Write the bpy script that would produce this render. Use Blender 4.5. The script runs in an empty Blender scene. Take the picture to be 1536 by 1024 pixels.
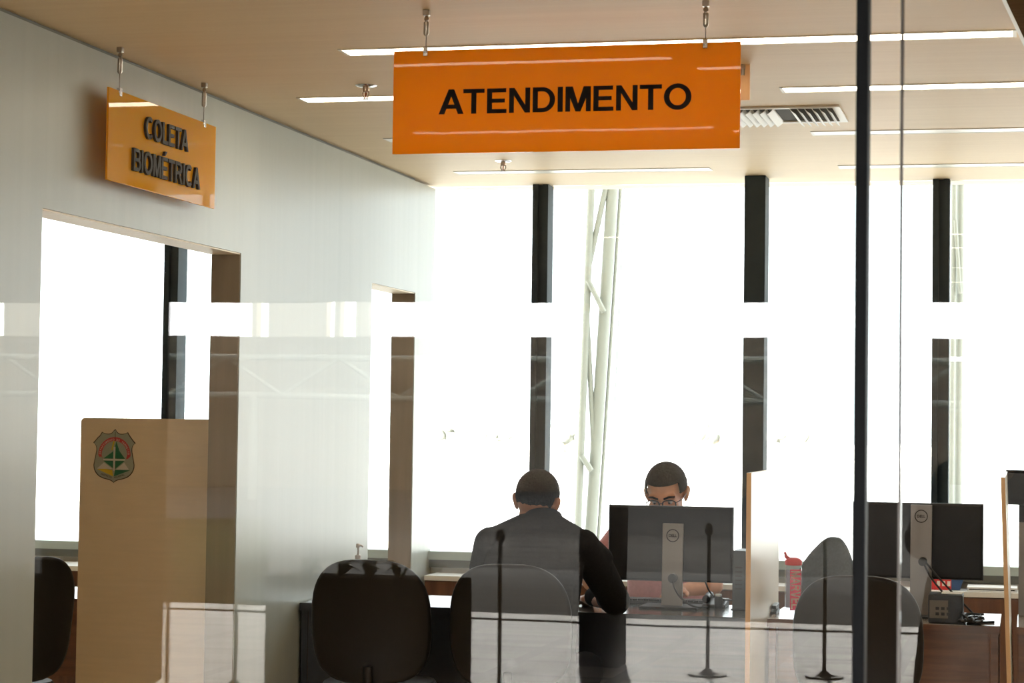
import bpy, bmesh, math, random
from mathutils import Vector, Matrix, Euler
random.seed(7)
scene = bpy.context.scene
COL = scene.collection
PI = math.pi
# ------------------------------------------------------------------ camera model (image taken as 1536 x 1024)
YAW, PITCH, ROLL, FPX = 0.236206, 0.0388897, 0.0133353, 3224.557
EYE = Vector((0, 0, 1.52))
FW = Vector((-math.sin(YAW) * math.cos(PITCH), math.cos(YAW) * math.cos(PITCH), math.sin(PITCH)))
_rt = Vector((math.cos(YAW), math.sin(YAW), 0))
_up = _rt.cross(FW)
RT = _rt * math.cos(ROLL) + _up * math.sin(ROLL)
UP = -_rt * math.sin(ROLL) + _up * math.cos(ROLL)


def P(px, py, x=None, y=None, z=None):
    """point of the place seen at a pixel, on a given plane"""
    v = RT * ((px - 768) / FPX) - UP * ((py - 512) / FPX) + FW
    if x is not None:
        t = x / v.x
    elif y is not None:
        t = y / v.y
    else:
        t = (z - EYE.z) / v.z
    return EYE + v * t


YG = 3.2      # glass front
HS = -4.0     # where the hall begins to differ
CEIL = 2.79
WALLX = -3.08
WINY = 11.03


def PR(px, py, y):
    """the same for something mirrored in the glass front: y is its real (hall side) depth"""
    p = P(px, py, y=2 * YG - y)
    return Vector((p.x, y, p.z))


# ------------------------------------------------------------------ materials
def new_mat(name):
    m = bpy.data.materials.new(name)
    m.use_nodes = True
    nt = m.node_tree
    return m, nt, nt.nodes['Principled BSDF']


def setin(b, key, v):
    if key in b.inputs:
        b.inputs[key].default_value = v


def pm(name, col, rough=0.5, metal=0.0, spec=0.5, noise=0.0, nscale=20.0, stretch=(1, 1, 1), bump=0.0, bscale=None, trans=0.0, coat=0.0):
    m, nt, b = new_mat(name)
    c = (col[0], col[1], col[2], 1)
    b.inputs['Base Color'].default_value = c
    b.inputs['Roughness'].default_value = rough
    b.inputs['Metallic'].default_value = metal
    setin(b, 'Specular IOR Level', spec)
    setin(b, 'Transmission Weight', trans)
    setin(b, 'Coat Weight', coat)
    if noise or bump:
        tc = nt.nodes.new('ShaderNodeTexCoord')
        mp = nt.nodes.new('ShaderNodeMapping')
        mp.inputs['Scale'].default_value = stretch
        nt.links.new(tc.outputs['Object'], mp.inputs[0])
        nz = nt.nodes.new('ShaderNodeTexNoise')
        nz.inputs['Scale'].default_value = nscale
        nz.inputs['Detail'].default_value = 5
        nt.links.new(mp.outputs[0], nz.inputs['Vector'])
        if noise:
            rp = nt.nodes.new('ShaderNodeValToRGB')
            rp.color_ramp.elements[0].position = .3
            rp.color_ramp.elements[1].position = .7
            rp.color_ramp.elements[0].color = tuple(max(0, k * (1 - noise)) for k in col) + (1,)
            rp.color_ramp.elements[1].color = tuple(min(1, k * (1 + noise)) for k in col) + (1,)
            nt.links.new(nz.outputs['Fac'], rp.inputs[0])
            nt.links.new(rp.outputs[0], b.inputs['Base Color'])
        if bump:
            src = nz
            if bscale:
                src = nt.nodes.new('ShaderNodeTexNoise')
                src.inputs['Scale'].default_value = bscale
                nt.links.new(mp.outputs[0], src.inputs['Vector'])
            bp = nt.nodes.new('ShaderNodeBump')
            bp.inputs['Strength'].default_value = bump
            bp.inputs['Distance'].default_value = .02
            nt.links.new(src.outputs['Fac'], bp.inputs['Height'])
            nt.links.new(bp.outputs[0], b.inputs['Normal'])
    return m


def wood(name, c1, c2, rough=.4, scale=3.0, stretch=(1, 14, 14), spec=.5):
    m, nt, b = new_mat(name)
    b.inputs['Roughness'].default_value = rough
    setin(b, 'Specular IOR Level', spec)
    tc = nt.nodes.new('ShaderNodeTexCoord')
    mp = nt.nodes.new('ShaderNodeMapping')
    mp.inputs['Scale'].default_value = stretch
    nt.links.new(tc.outputs['Object'], mp.inputs[0])
    nz = nt.nodes.new('ShaderNodeTexNoise')
    nz.inputs['Scale'].default_value = scale
    nz.inputs['Detail'].default_value = 8
    nz.inputs['Roughness'].default_value = .6
    nz.inputs['Distortion'].default_value = .4
    nt.links.new(mp.outputs[0], nz.inputs['Vector'])
    rp = nt.nodes.new('ShaderNodeValToRGB')
    rp.color_ramp.elements[0].position = .3
    rp.color_ramp.elements[1].position = .72
    rp.color_ramp.elements[0].color = (*c1, 1)
    rp.color_ramp.elements[1].color = (*c2, 1)
    nt.links.new(nz.outputs['Fac'], rp.inputs[0])
    nt.links.new(rp.outputs[0], b.inputs['Base Color'])
    return m


def emis(name, col, s):
    m, nt, b = new_mat(name)
    b.inputs['Base Color'].default_value = (.8, .8, .8, 1)
    b.inputs['Emission Color'].default_value = (*col, 1)
    b.inputs['Emission Strength'].default_value = s
    return m


def glass_mat(name, tint=(1, 1, 1), f0=.04, wobble=0.0):
    """thin architectural glass: clear, with the reflection of each surface"""
    m = bpy.data.materials.new(name)
    m.use_nodes = True
    nt = m.node_tree
    nt.nodes.clear()
    out = nt.nodes.new('ShaderNodeOutputMaterial')
    mix = nt.nodes.new('ShaderNodeMixShader')
    tr = nt.nodes.new('ShaderNodeBsdfTransparent')
    tr.inputs[0].default_value = (*tint, 1)
    gl = nt.nodes.new('ShaderNodeBsdfAnisotropic')
    gl.inputs['Roughness'].default_value = 0.0
    lw = nt.nodes.new('ShaderNodeLayerWeight')
    lw.inputs['Blend'].default_value = .5
    pw = nt.nodes.new('ShaderNodeMath')
    pw.operation = 'POWER'
    pw.inputs[1].default_value = 5
    ma = nt.nodes.new('ShaderNodeMath')
    ma.operation = 'MULTIPLY_ADD'
    ma.inputs[1].default_value = 1 - f0
    ma.inputs[2].default_value = f0
    nt.links.new(lw.outputs['Facing'], pw.inputs[0])
    nt.links.new(pw.outputs[0], ma.inputs[0])
    nt.links.new(ma.outputs[0], mix.inputs[0])
    nt.links.new(tr.outputs[0], mix.inputs[1])
    nt.links.new(gl.outputs[0], mix.inputs[2])
    nt.links.new(mix.outputs[0], out.inputs[0])
    if wobble:
        tc = nt.nodes.new('ShaderNodeTexCoord')
        nz = nt.nodes.new('ShaderNodeTexNoise')
        nz.inputs['Scale'].default_value = 3.0
        nz.inputs['Detail'].default_value = 1
        nt.links.new(tc.outputs['Object'], nz.inputs['Vector'])
        bp = nt.nodes.new('ShaderNodeBump')
        bp.inputs['Strength'].default_value = wobble
        bp.inputs['Distance'].default_value = .01
        nt.links.new(nz.outputs['Fac'], bp.inputs['Height'])
        nt.links.new(bp.outputs[0], gl.inputs['Normal'])
    return m


M = {}
M['wall'] = pm('brushed_panel', (.39, .408, .37), .32, spec=.4, noise=.035, nscale=3, stretch=(6, 6, .12))
M['jamb'] = pm('jamb_laminate', (.25, .20, .15), .5, noise=.06, nscale=5, stretch=(6, 6, .4))
M['lintel'] = wood('lintel_wood', (.80, .68, .50), (.88, .78, .62), .5)
M['ceil'] = wood('ceiling_oak', (.765, .585, .37), (.82, .645, .42), .55, 1.6, (.5, 14, 14), .3)
M['floor'] = pm('office_floor', (.72, .58, .42), .3, noise=.1, nscale=4)
M['plaster'] = pm('plaster', (.72, .67, .58), .8)
M['dark_wall'] = pm('dark_cladding', (.10, .085, .07), .7)
M['frame'] = pm('window_frame_paint', (.024, .036, .043), .65, spec=.15, noise=.1, nscale=9)
M['rail'] = pm('sill_rail_aluminium', (.42, .47, .43), .4, metal=.0)
M['gasket'] = pm('sill_gasket', (.16, .16, .14), .6)
M['glass'] = glass_mat('clear_glass', (.985, .99, .985), .04, 0.012)
M['pane'] = glass_mat('window_glass', (.97, .98, .98), .03)
M['mullion'] = pm('mullion_black', (.012, .014, .018), .6, spec=.15)
M['orange'] = pm('orange_acrylic', (.95, .43, .002), .02, bump=.005, nscale=4, stretch=(1, 1, 1))
M['yellow'] = pm('orange_acrylic_sheen', (.90, .50, .02), .02, bump=.005, nscale=4)  # same orange acrylic, with window sheen put into its colour
M['pale_orange'] = pm('pale_orange_acrylic', (.92, .66, .40), .4)
for key in ('orange', 'yellow', 'pale_orange'):
    nt_ = M[key].node_tree
    pb_ = nt_.nodes['Principled BSDF']
    ot_ = nt_.nodes['Material Output']
    tl_ = nt_.nodes.new('ShaderNodeBsdfTranslucent')
    tl_.inputs[0].default_value = pb_.inputs['Base Color'].default_value
    mx_ = nt_.nodes.new('ShaderNodeMixShader')
    mx_.inputs[0].default_value = .5
    nt_.links.new(pb_.outputs[0], mx_.inputs[1])
    nt_.links.new(tl_.outputs[0], mx_.inputs[2])
    nt_.links.new(mx_.outputs[0], ot_.inputs['Surface'])
M['letter'] = pm('black_letter', (.008, .006, .006), .9, spec=.05)
M['letter_raised'] = pm('dark_raised_letter', (.045, .038, .028), .7, spec=.2)
M['steel'] = pm('brushed_steel', (.42, .36, .30), .3, metal=.9)
M['cable'] = pm('steel_cable', (.25, .22, .2), .4, metal=.8)
M['white_metal'] = pm('white_enamel', (.8, .78, .72), .45)
M['grille_dark'] = pm('duct_interior', (.06, .05, .035), .8)
M['led'] = emis('led_diffuser_lit', (1, .86, .66), 11.0)
M['led_dim'] = pm('led_diffuser_off', (.88, .86, .76), .35)
M['brass'] = pm('sprinkler_brass', (.55, .40, .30), .3, metal=.9)
M['bulb'] = pm('sprinkler_bulb', (.6, .12, .05), .1)
M['black_desk'] = pm('black_laminate', (.018, .019, .024), .22, spec=.6)
M['desk_top'] = pm('dark_glossy_top', (.10, .105, .115), .16, spec=.8)
M['wood_desk'] = wood('brown_desk_wood', (.085, .032, .014), (.19, .075, .032), .3, 2.5, (1, 14, 14))
M['wood_cred'] = wood('credenza_wood', (.10, .042, .022), (.20, .088, .042), .35, 2.5, (10, 10, 1))
M['cred_white'] = pm('white_laminate', (.84, .83, .80), .3)
M['cred_top'] = pm('credenza_top', (.42, .36, .32), .14, spec=.8)
M['screen'] = pm('white_screen_panel', (.78, .74, .66), .32, noise=.02, nscale=4)
M['screen_edge'] = pm('beech_edge_band', (.70, .44, .22), .5)
M['beige'] = pm('beige_laminate', (.78, .61, .41), .35, noise=.03, nscale=5, stretch=(1, 1, 12))
M['chair'] = pm('black_chair_plastic', (.009, .007, .006), .4, spec=.3)
M['chair_fabric'] = pm('charcoal_fabric', (.05, .06, .065), .85, noise=.15, nscale=90)
M['chrome'] = pm('chrome', (.6, .6, .6), .15, metal=1)
M['mon'] = pm('monitor_black', (.010, .009, .009), .5, spec=.3)
M['mon_grey'] = pm('monitor_stand_grey', (.21, .185, .165), .4, metal=.2)
M['cable_black'] = pm('black_cable', (.012, .012, .013), .5)
M['pc'] = pm('pc_black', (.02, .021, .024), .4)
M['pc_grey'] = pm('pc_port_panel', (.16, .14, .12), .5, metal=.3)
M['white'] = pm('white_plastic', (.8, .8, .8), .35)
M['paper'] = pm('white_paper', (.85, .85, .84), .7)
M['red'] = pm('red_plastic', (.62, .02, .02), .35)
M['blue'] = pm('blue_card', (.03, .08, .2), .5)
M['redcard'] = pm('red_card', (.70, .04, .04), .5)
M['bottle'] = glass_mat('bottle_plastic', (.88, .9, .93), .05)
M['label'] = pm('red_label', (.70, .03, .10), .5)
M['label_white'] = pm('label_cream', (.85, .75, .66), .5)
M['label_grey'] = pm('label_grey_violet', (.35, .35, .48), .5)
M['skin'] = pm('skin_tan', (.40, .17, .088), .5, noise=.08, nscale=25)
M['skin2'] = pm('skin_warm', (.46, .20, .10), .5, noise=.08, nscale=25)
M['hair'] = pm('black_hair', (.010, .008, .007), .8, spec=.12, noise=.4, nscale=120, bump=.4)
M['jacket'] = pm('charcoal_jacket', (.014, .013, .014), .9, spec=.1, noise=.15, nscale=120, bump=.3, bscale=9)
M['trousers'] = pm('navy_trousers', (.012, .014, .025), .85)
M['pink'] = pm('pink_shirt', (.50, .22, .22), .8, noise=.06, nscale=60, bump=.3, bscale=10)
M['shoe'] = pm('black_leather', (.012, .011, .01), .3)
M['eye'] = pm('eye_white', (.30, .27, .25), .2)
M['iris'] = pm('iris_brown', (.03, .016, .008), .2)
M['spec'] = pm('spectacle_frame', (.012, .012, .012), .3)
M['crest_dark'] = pm('crest_outline', (.05, .03, .02), .6)
M['crest_grey'] = pm('crest_field', (.33, .33, .25), .6)
M['crest_red'] = pm('crest_ribbon', (.50, .045, .05), .6)
M['crest_green'] = pm('crest_green', (.012, .12, .05), .6)
M['crest_yellow'] = pm('crest_yellow', (.62, .40, .02), .6)
M['crest_white'] = pm('crest_white', (.62, .55, .47), .6)
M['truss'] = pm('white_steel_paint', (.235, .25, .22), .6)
M['ground'] = pm('pale_concrete', (.62, .61, .58), .9)
M['leaf_far'] = pm('dusty_leaves', (.095, .10, .085), .9, noise=.3, nscale=1.0)
M['bark'] = pm('bark', (.22, .17, .12), .9)
M['asphalt'] = pm('grey_paving', (.085, .085, .083), .9, spec=0, noise=.15, nscale=.6, stretch=(.3, 6, 1))
M['kerb'] = pm('white_kerb', (.95, .95, .93), .7)
M['leaf'] = pm('dark_leaf', (.03, .06, .02), .5)
M['planter'] = pm('black_planter', (.010, .010, .010), .9, spec=0)
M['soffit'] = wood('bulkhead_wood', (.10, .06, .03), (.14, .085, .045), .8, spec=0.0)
M['rope'] = pm('post_grey', (.075, .07, .06), .7)
M['card_white'] = pm('gel_bottle', (.75, .78, .82), .2)


def tile_mat():
    m, nt, b = new_mat('hall_tiles')
    tc = nt.nodes.new('ShaderNodeTexCoord')
    br = nt.nodes.new('ShaderNodeTexBrick')
    br.offset = 0
    br.inputs['Color1'].default_value = (.48, .465, .42, 1)
    br.inputs['Color2'].default_value = (.42, .405, .36, 1)
    br.inputs['Mortar'].default_value = (.12, .115, .10, 1)
    br.inputs['Scale'].default_value = 1.0
    br.inputs['Brick Width'].default_value = .8
    br.inputs['Row Height'].default_value = .8
    br.inputs['Mortar Size'].default_value = .05
    nt.links.new(tc.outputs['Object'], br.inputs['Vector'])
    mp = nt.nodes.new('ShaderNodeMapping')
    mp.inputs['Scale'].default_value = (.08, 1.1, 1)
    nt.links.new(tc.outputs['Object'], mp.inputs[0])
    nz = nt.nodes.new('ShaderNodeTexNoise')  # streaks of floor sheen, multiplied into the tile colour
    nz.inputs['Scale'].default_value = 2.2
    nz.inputs['Detail'].default_value = 4
    nt.links.new(mp.outputs[0], nz.inputs['Vector'])
    rp = nt.nodes.new('ShaderNodeValToRGB')
    rp.color_ramp.elements[0].position = .36
    rp.color_ramp.elements[1].position = .56
    rp.color_ramp.elements[0].color = (.22, .22, .21, 1)
    rp.color_ramp.elements[1].color = (1, 1, 1, 1)
    nt.links.new(nz.outputs['Fac'], rp.inputs[0])
    mx = nt.nodes.new('ShaderNodeMixRGB')
    mx.blend_type = 'MULTIPLY'
    mx.inputs[0].default_value = 1
    nt.links.new(br.outputs['Color'], mx.inputs[1])
    nt.links.new(rp.outputs[0], mx.inputs[2])
    nt.links.new(mx.outputs[0], b.inputs['Base Color'])
    b.inputs['Roughness'].default_value = .5
    setin(b, 'Specular IOR Level', .1)
    return m


M['tiles'] = tile_mat()


# ------------------------------------------------------------------ mesh helpers
def origin_of(o):
    v = Vector((0, 0, 0))
    while o is not None:
        v += o.location
        o = o.parent
    return v


class MB:
    def __init__(self):
        self.bm = bmesh.new()

    def box(self, a, b, mat=None):
        x0, x1 = sorted((a[0], b[0])); y0, y1 = sorted((a[1], b[1])); z0, z1 = sorted((a[2], b[2]))
        vs = [self.bm.verts.new(p) for p in ((x0, y0, z0), (x1, y0, z0), (x1, y1, z0), (x0, y1, z0), (x0, y0, z1), (x1, y0, z1), (x1, y1, z1), (x0, y1, z1))]
        for f in ((0, 3, 2, 1), (4, 5, 6, 7), (0, 1, 5, 4), (1, 2, 6, 5), (2, 3, 7, 6), (3, 0, 4, 7)):
            self.bm.faces.new([vs[i] for i in f])
        if mat is not None:
            for v in vs:
                v.co = mat @ v.co
        return self

    def cbox(self, c, s, mat=None):
        c = Vector(c); s = Vector(s) / 2
        return self.box(c - s, c + s, mat)

    def ring_loft(self, rings, cap=True, closed=False):
        vr = [[self.bm.verts.new(p) for p in r] for r in rings]
        n = len(vr[0])
        m = len(vr)
        for i in range(m if closed else m - 1):
            A, B = vr[i], vr[(i + 1) % m]
            for k in range(n):
                self.bm.faces.new((A[k], A[(k + 1) % n], B[(k + 1) % n], B[k]))
        if cap and not closed:
            self.bm.faces.new(list(reversed(vr[0])))
            self.bm.faces.new(vr[-1])
        return self

    def tube(self, pts, r, n=12):
        pts = [Vector(p) for p in pts]
        rs = r if isinstance(r, (list, tuple)) else [r] * len(pts)
        rings = []
        prev = None
        for i, p in enumerate(pts):
            d = (pts[min(i + 1, len(pts) - 1)] - pts[max(i - 1, 0)]).normalized()
            if prev is None:
                a = Vector((0, 0, 1)) if abs(d.z) < .9 else Vector((1, 0, 0))
                u = d.cross(a).normalized()
            else:
                u = (prev - d * prev.dot(d)).normalized()
            prev = u
            w = d.cross(u)
            rings.append([p + (u * math.cos(2 * PI * k / n) + w * math.sin(2 * PI * k / n)) * rs[i] for k in range(n)])
        return self.ring_loft(rings)

    def cyl(self, a, b, r, n=16):
        return self.tube([a, b], r, n)

    def lathe(self, c, prof, n=24):
        """prof: list of (radius, z) turned around the vertical through c"""
        c = Vector(c)
        rings = [[c + Vector((max(r, .0003) * math.cos(2 * PI * k / n), max(r, .0003) * math.sin(2 * PI * k / n), z)) for k in range(n)] for r, z in prof]
        return self.ring_loft(rings)

    def slab(self, poly, off):
        """poly: list of coplanar 3-d points, extruded by vector off"""
        off = Vector(off)
        a = [Vector(p) for p in poly]
        return self.ring_loft([a, [p + off for p in a]])

    def ell(self, c, r, mat=None, u=14, v=9):
        T = Matrix.Translation(Vector(c)) @ (mat if mat else Matrix.Identity(4)) @ Matrix.Diagonal((r[0], r[1], r[2], 1))
        bmesh.ops.create_uvsphere(self.bm, u_segments=u, v_segments=v, radius=1, matrix=T)
        return self

    def build(self, name, mat, parent=None, bevel=0.0, smooth=False, seg=2):
        bmesh.ops.recalc_face_normals(self.bm, faces=self.bm.faces)
        o0 = origin_of(parent)
        if bevel:
            es = [e for e in self.bm.edges if len(e.link_faces) == 2 and e.calc_face_angle(0) > .5]
            bmesh.ops.bevel(self.bm, geom=es, offset=bevel, segments=seg, affect='EDGES', profile=.5, clamp_overlap=True)
        for v in self.bm.verts:
            v.co -= o0
        me = bpy.data.meshes.new(name)
        self.bm.to_mesh(me)
        self.bm.free()
        if smooth:
            for p in me.polygons:
                p.use_smooth = True
        if smooth == 'auto':
            me.set_sharp_from_angle(angle=math.radians(40))
        me.materials.append(mat)
        o = bpy.data.objects.new(name, me)
        COL.objects.link(o)
        o.parent = parent
        return o


def thing(name, label, cat, loc=(0, 0, 0), group=None):
    o = bpy.data.objects.new(name, None)
    o.empty_display_size = .1
    COL.objects.link(o)
    o.location = loc
    o['label'] = label
    o['category'] = cat
    if group:
        o['group'] = group
    return o


def tag(o, label, cat, group=None):
    o['label'] = label
    o['category'] = cat
    if group:
        o['group'] = group
    return o


def struct(name, mb, mat, bevel=0):
    o = mb.build(name, mat, None, bevel)
    o['kind'] = 'structure'
    return o


def dup(root, label=None, group=None):
    def cp(o, par):
        c = o.copy()
        COL.objects.link(c)
        c.parent = par
        for ch in list(o.children):
            cp(ch, c)
        return c
    r = cp(root, None)
    if label:
        r['label'] = label
    if group:
        r['group'] = group
    return r


def bake(tmp):
    """mesh of an object after its modifiers"""
    dg = bpy.context.evaluated_depsgraph_get()
    me = bpy.data.meshes.new_from_object(tmp.evaluated_get(dg))
    bpy.data.objects.remove(tmp)
    return me


def text_mesh(name, txt, mat, parent, o, ux, uz, w, h, extrude=.001, bold=.02, spacing=1.0):
    """writing whose capital block fills w x h starting at lower-left point o, along ux / uz"""
    cu = bpy.data.curves.new('t', 'FONT')
    cu.body = txt
    cu.offset = bold
    cu.space_character = spacing
    cu.resolution_u = 4
    t = bpy.data.objects.new('t', cu)
    COL.objects.link(t)
    bpy.context.view_layer.update()
    me = bake(t)
    xs = [v.co.x for v in me.vertices]; ys = [v.co.y for v in me.vertices]
    x0, x1 = min(xs), max(xs)
    y0, y1 = -bold, max(ys)
    if any(c in txt for c in 'ÉÂ'):
        y1 = .729 + bold
    o = Vector(o); ux = Vector(ux).normalized(); uz = Vector(uz).normalized(); un = ux.cross(uz)
    bm = bmesh.new()
    bm.from_mesh(me)
    g = bmesh.ops.extrude_face_region(bm, geom=bm.faces[:])
    for e in g['geom']:
        if isinstance(e, bmesh.types.BMVert):
            e.co.z += 1
    o0 = origin_of(parent)
    for v in bm.verts:
        v.co = o + ux * ((v.co.x - x0) / (x1 - x0) * w) + uz * ((v.co.y - y0) / (y1 - y0) * h) + un * (v.co.z * extrude) - o0
    bmesh.ops.recalc_face_normals(bm, faces=bm.faces)
    me2 = bpy.data.meshes.new(name)
    bm.to_mesh(me2)
    bm.free()
    me2.materials.append(mat)
    ob = bpy.data.objects.new(name, me2)
    COL.objects.link(ob)
    ob.parent = parent
    return ob


def _arc(cx, cy, rx, ry, ix, iy, a0, a1, n=16):
    out = []
    for k in range(n):
        a, b = math.radians(a0 + (a1 - a0) * k / n), math.radians(a0 + (a1 - a0) * (k + 1) / n)
        out.append([(cx + rx * math.cos(a), cy + ry * math.sin(a)), (cx + rx * math.cos(b), cy + ry * math.sin(b)), (cx + ix * math.cos(b), cy + iy * math.sin(b)), (cx + ix * math.cos(a), cy + iy * math.sin(a))])
    return out


def _r(x0, y0, x1, y1):
    return [(x0, y0), (x1, y0), (x1, y1), (x0, y1)]


_E = [_r(0, 0, .2, 1), _r(.2, .835, .75, 1), _r(.2, .425, .70, .585), _r(.2, 0, .77, .165)]
GLYPH = {
    'A': (.99, [[(0, 0), (.225, 0), (.60, 1), (.385, 1)], [(.99, 0), (.765, 0), (.39, 1), (.605, 1)], [(.27, .22), (.72, .22), (.66, .385), (.33, .385)]]),
    'T': (.84, [_r(0, .835, .84, 1), _r(.32, 0, .52, .835)]),
    'E': (.77, _E),
    '\u00c9': (.77, _E + [[(.30, 1.07), (.45, 1.07), (.66, 1.27), (.42, 1.27)]]),
    'N': (.82, [_r(0, 0, .19, 1), _r(.63, 0, .82, 1), [(0, 1), (.205, 1), (.82, 0), (.615, 0)]]),
    'D': (.87, [_r(0, 0, .2, 1), _r(.2, .835, .38, 1), _r(.2, 0, .38, .165)] + _arc(.38, .5, .49, .5, .285, .335, -90, 90, 20)),
    'I': (.2, [_r(0, 0, .2, 1)]),
    'M': (.98, [_r(0, 0, .185, 1), _r(.795, 0, .98, 1), [(0, 1), (.28, 1), (.585, 0), (.395, 0)], [(.98, 1), (.70, 1), (.395, 0), (.585, 0)]]),
    'O': (1.04, _arc(.52, .5, .52, .52, .31, .345, 0, 360, 40)),
    'C': (.95, _arc(.5, .5, .5, .52, .295, .345, 48, 316, 32)),
    'L': (.73, [_r(0, 0, .2, 1), _r(.2, 0, .73, .17)]),
    'B': (.87, [_r(0, 0, .2, 1), _r(.2, .845, .5, 1), _r(.2, .43, .52, .58), _r(.2, 0, .52, .16)] + _arc(.5, .715, .32, .285, .13, .135, -90, 90) + _arc(.53, .29, .34, .29, .15, .135, -90, 90)),
    'R': (.95, [_r(0, 0, .2, 1), _r(.2, .835, .5, 1), _r(.2, .41, .52, .57), [(.42, .45), (.62, .45), (.95, 0), (.71, 0)]] + _arc(.5, .705, .36, .295, .155, .135, -90, 90)),
    'V': (.94, [[(0, 1), (.22, 1), (.565, 0), (.365, 0)], [(.94, 1), (.72, 1), (.375, 0), (.575, 0)]]),
}


def bold_text(name, txt, mat, parent, o, ux, uz, w, h, extrude=.001, gap=.10):
    """heavy sans capitals filling w x h (cap height) from the lower-left point o"""
    o = Vector(o); ux = Vector(ux).normalized(); uz = Vector(uz).normalized(); un = ux.cross(uz)
    kern = {'AT': -.12, 'TA': -.12, 'TR': -.02, 'LE': -.03, 'RV': -.05, 'TO': -.02, 'NT': -.02}
    total = sum(GLYPH[c][0] for c in txt) + gap * (len(txt) - 1) + sum(kern.get(txt[k:k + 2], 0) for k in range(len(txt)))
    x = 0
    m = MB()
    for i_, c in enumerate(txt):
        gw, polys = GLYPH[c]
        for k, q in enumerate(polys):
            m.slab([o + ux * ((x + u) / total * w) + uz * (v * h) for u, v in q], un * (extrude + k * 1e-6))
        x += gw + gap + kern.get(txt[i_:i_ + 2], 0)
    return m.build(name, mat, parent)


# ------------------------------------------------------------------ organic bodies
class Blob:
    """overlapping tapered shapes fused into ONE continuous skin"""
    US, VS = 14, 9
    UV = [Vector((0, 0, 1))] + [Vector((math.sin(PI * v / 9) * math.cos(2 * PI * u / 14), math.sin(PI * v / 9) * math.sin(2 * PI * u / 14), math.cos(PI * v / 9))) for v in range(1, 9) for u in range(14)] + [Vector((0, 0, -1))]
    UF = [(0, 1 + u, 1 + (u + 1) % 14) for u in range(14)] + [(1 + v * 14 + u, 1 + (v + 1) * 14 + u, 1 + (v + 1) * 14 + (u + 1) % 14, 1 + v * 14 + (u + 1) % 14) for v in range(7) for u in range(14)] + [(113, 1 + 7 * 14 + (u + 1) % 14, 1 + 7 * 14 + u) for u in range(14)]

    def __init__(self, T=None):
        self.V, self.F = [], []
        self.T = T or Matrix.Identity(4)

    def ell(self, c, r, rot=None):
        m = self.T @ Matrix.Translation(Vector(c))
        if rot:
            m = m @ Euler(rot).to_matrix().to_4x4()
        m = m @ Matrix.Diagonal((r[0], r[1], r[2], 1))
        n = len(self.V)
        self.V.extend([m @ v for v in self.UV])
        self.F.extend([tuple(i + n for i in f) for f in self.UF])
        return self

    def limb(self, pts, rs):
        pts = [Vector(p) for p in pts]
        for i in range(len(pts) - 1):
            a, b = pts[i], pts[i + 1]
            ra, rb = rs[i], rs[i + 1]
            n = max(2, int((b - a).length / (min(ra, rb) * .4)) + 1)
            n = min(n, 36)
            for k in range(n + 1):
                t = k / n
                r = ra + (rb - ra) * t
                self.ell(a.lerp(b, t), (r, r, r))
        return self

    def torso(self, st):
        """st: list of (centre, rx, ry) stations"""
        for i in range(len(st) - 1):
            (c0, a0, b0), (c1, a1, b1) = st[i], st[i + 1]
            c0, c1 = Vector(c0), Vector(c1)
            n = max(2, int((c1 - c0).length / .02))
            for k in range(n + 1):
                t = k / n
                self.ell(c0.lerp(c1, t), (a0 + (a1 - a0) * t, b0 + (b1 - b0) * t, .035))
        return self

    def build(self, name, mat, parent, voxel=.007, smooth=6):
        me = bpy.data.meshes.new('tmp_skin')
        me.from_pydata([tuple(v) for v in self.V], [], self.F)
        o = bpy.data.objects.new('tmp_skin', me)
        COL.objects.link(o)
        r = o.modifiers.new('r', 'REMESH')
        r.mode = 'VOXEL'
        r.voxel_size = voxel
        sm = o.modifiers.new('s', 'SMOOTH')
        sm.iterations = smooth
        sm.factor = .5
        bpy.context.view_layer.update()
        me = bake(o)
        me.name = name
        me.transform(Matrix.Translation(-origin_of(parent)))
        me.polygons.foreach_set('use_smooth', [True] * len(me.polygons))
        me.materials.clear()
        me.materials.append(mat)
        ob = bpy.data.objects.new(name, me)
        COL.objects.link(ob)
        ob.parent = parent
        return ob


def head_shapes(b):
    """head in its own frame: +y forward, z up, eye level z = 0"""
    b.ell((0, -.012, .036), (.076, .097, .086))
    b.ell((0, -.035, .005), (.070, .068, .075))
    b.ell((0, .034, -.012), (.062, .058, .082))
    b.ell((0, .022, -.062), (.056, .066, .050))
    b.ell((0, .070, -.098), (.026, .022, .020))
    b.ell((.040, .058, -.028), (.026, .026, .026)); b.ell((-.040, .058, -.028), (.026, .026, .026))
    b.limb([(-.048, .072, .020), (0, .088, .016), (.048, .072, .020)], [.011, .012, .011])
    b.limb([(0, .092, .008), (0, .110, -.030)], [.008, .013])
    b.ell((.012, .100, -.036), (.009, .010, .008)); b.ell((-.012, .100, -.036), (.009, .010, .008))
    b.ell((0, .090, -.060), (.025, .010, .007)); b.ell((0, .088, -.073), (.022, .011, .008))
    for s in (-1, 1):
        b.ell((s * .083, -.012, -.006), (.010, .022, .034), (0, s * .30, 0))
        b.ell((s * .090, -.020, .012), (.009, .016, .020))
    b.limb([(0, -.020, -.05), (0, -.040, -.125), (0, -.055, -.19)], [.060, .056, .066])


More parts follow.
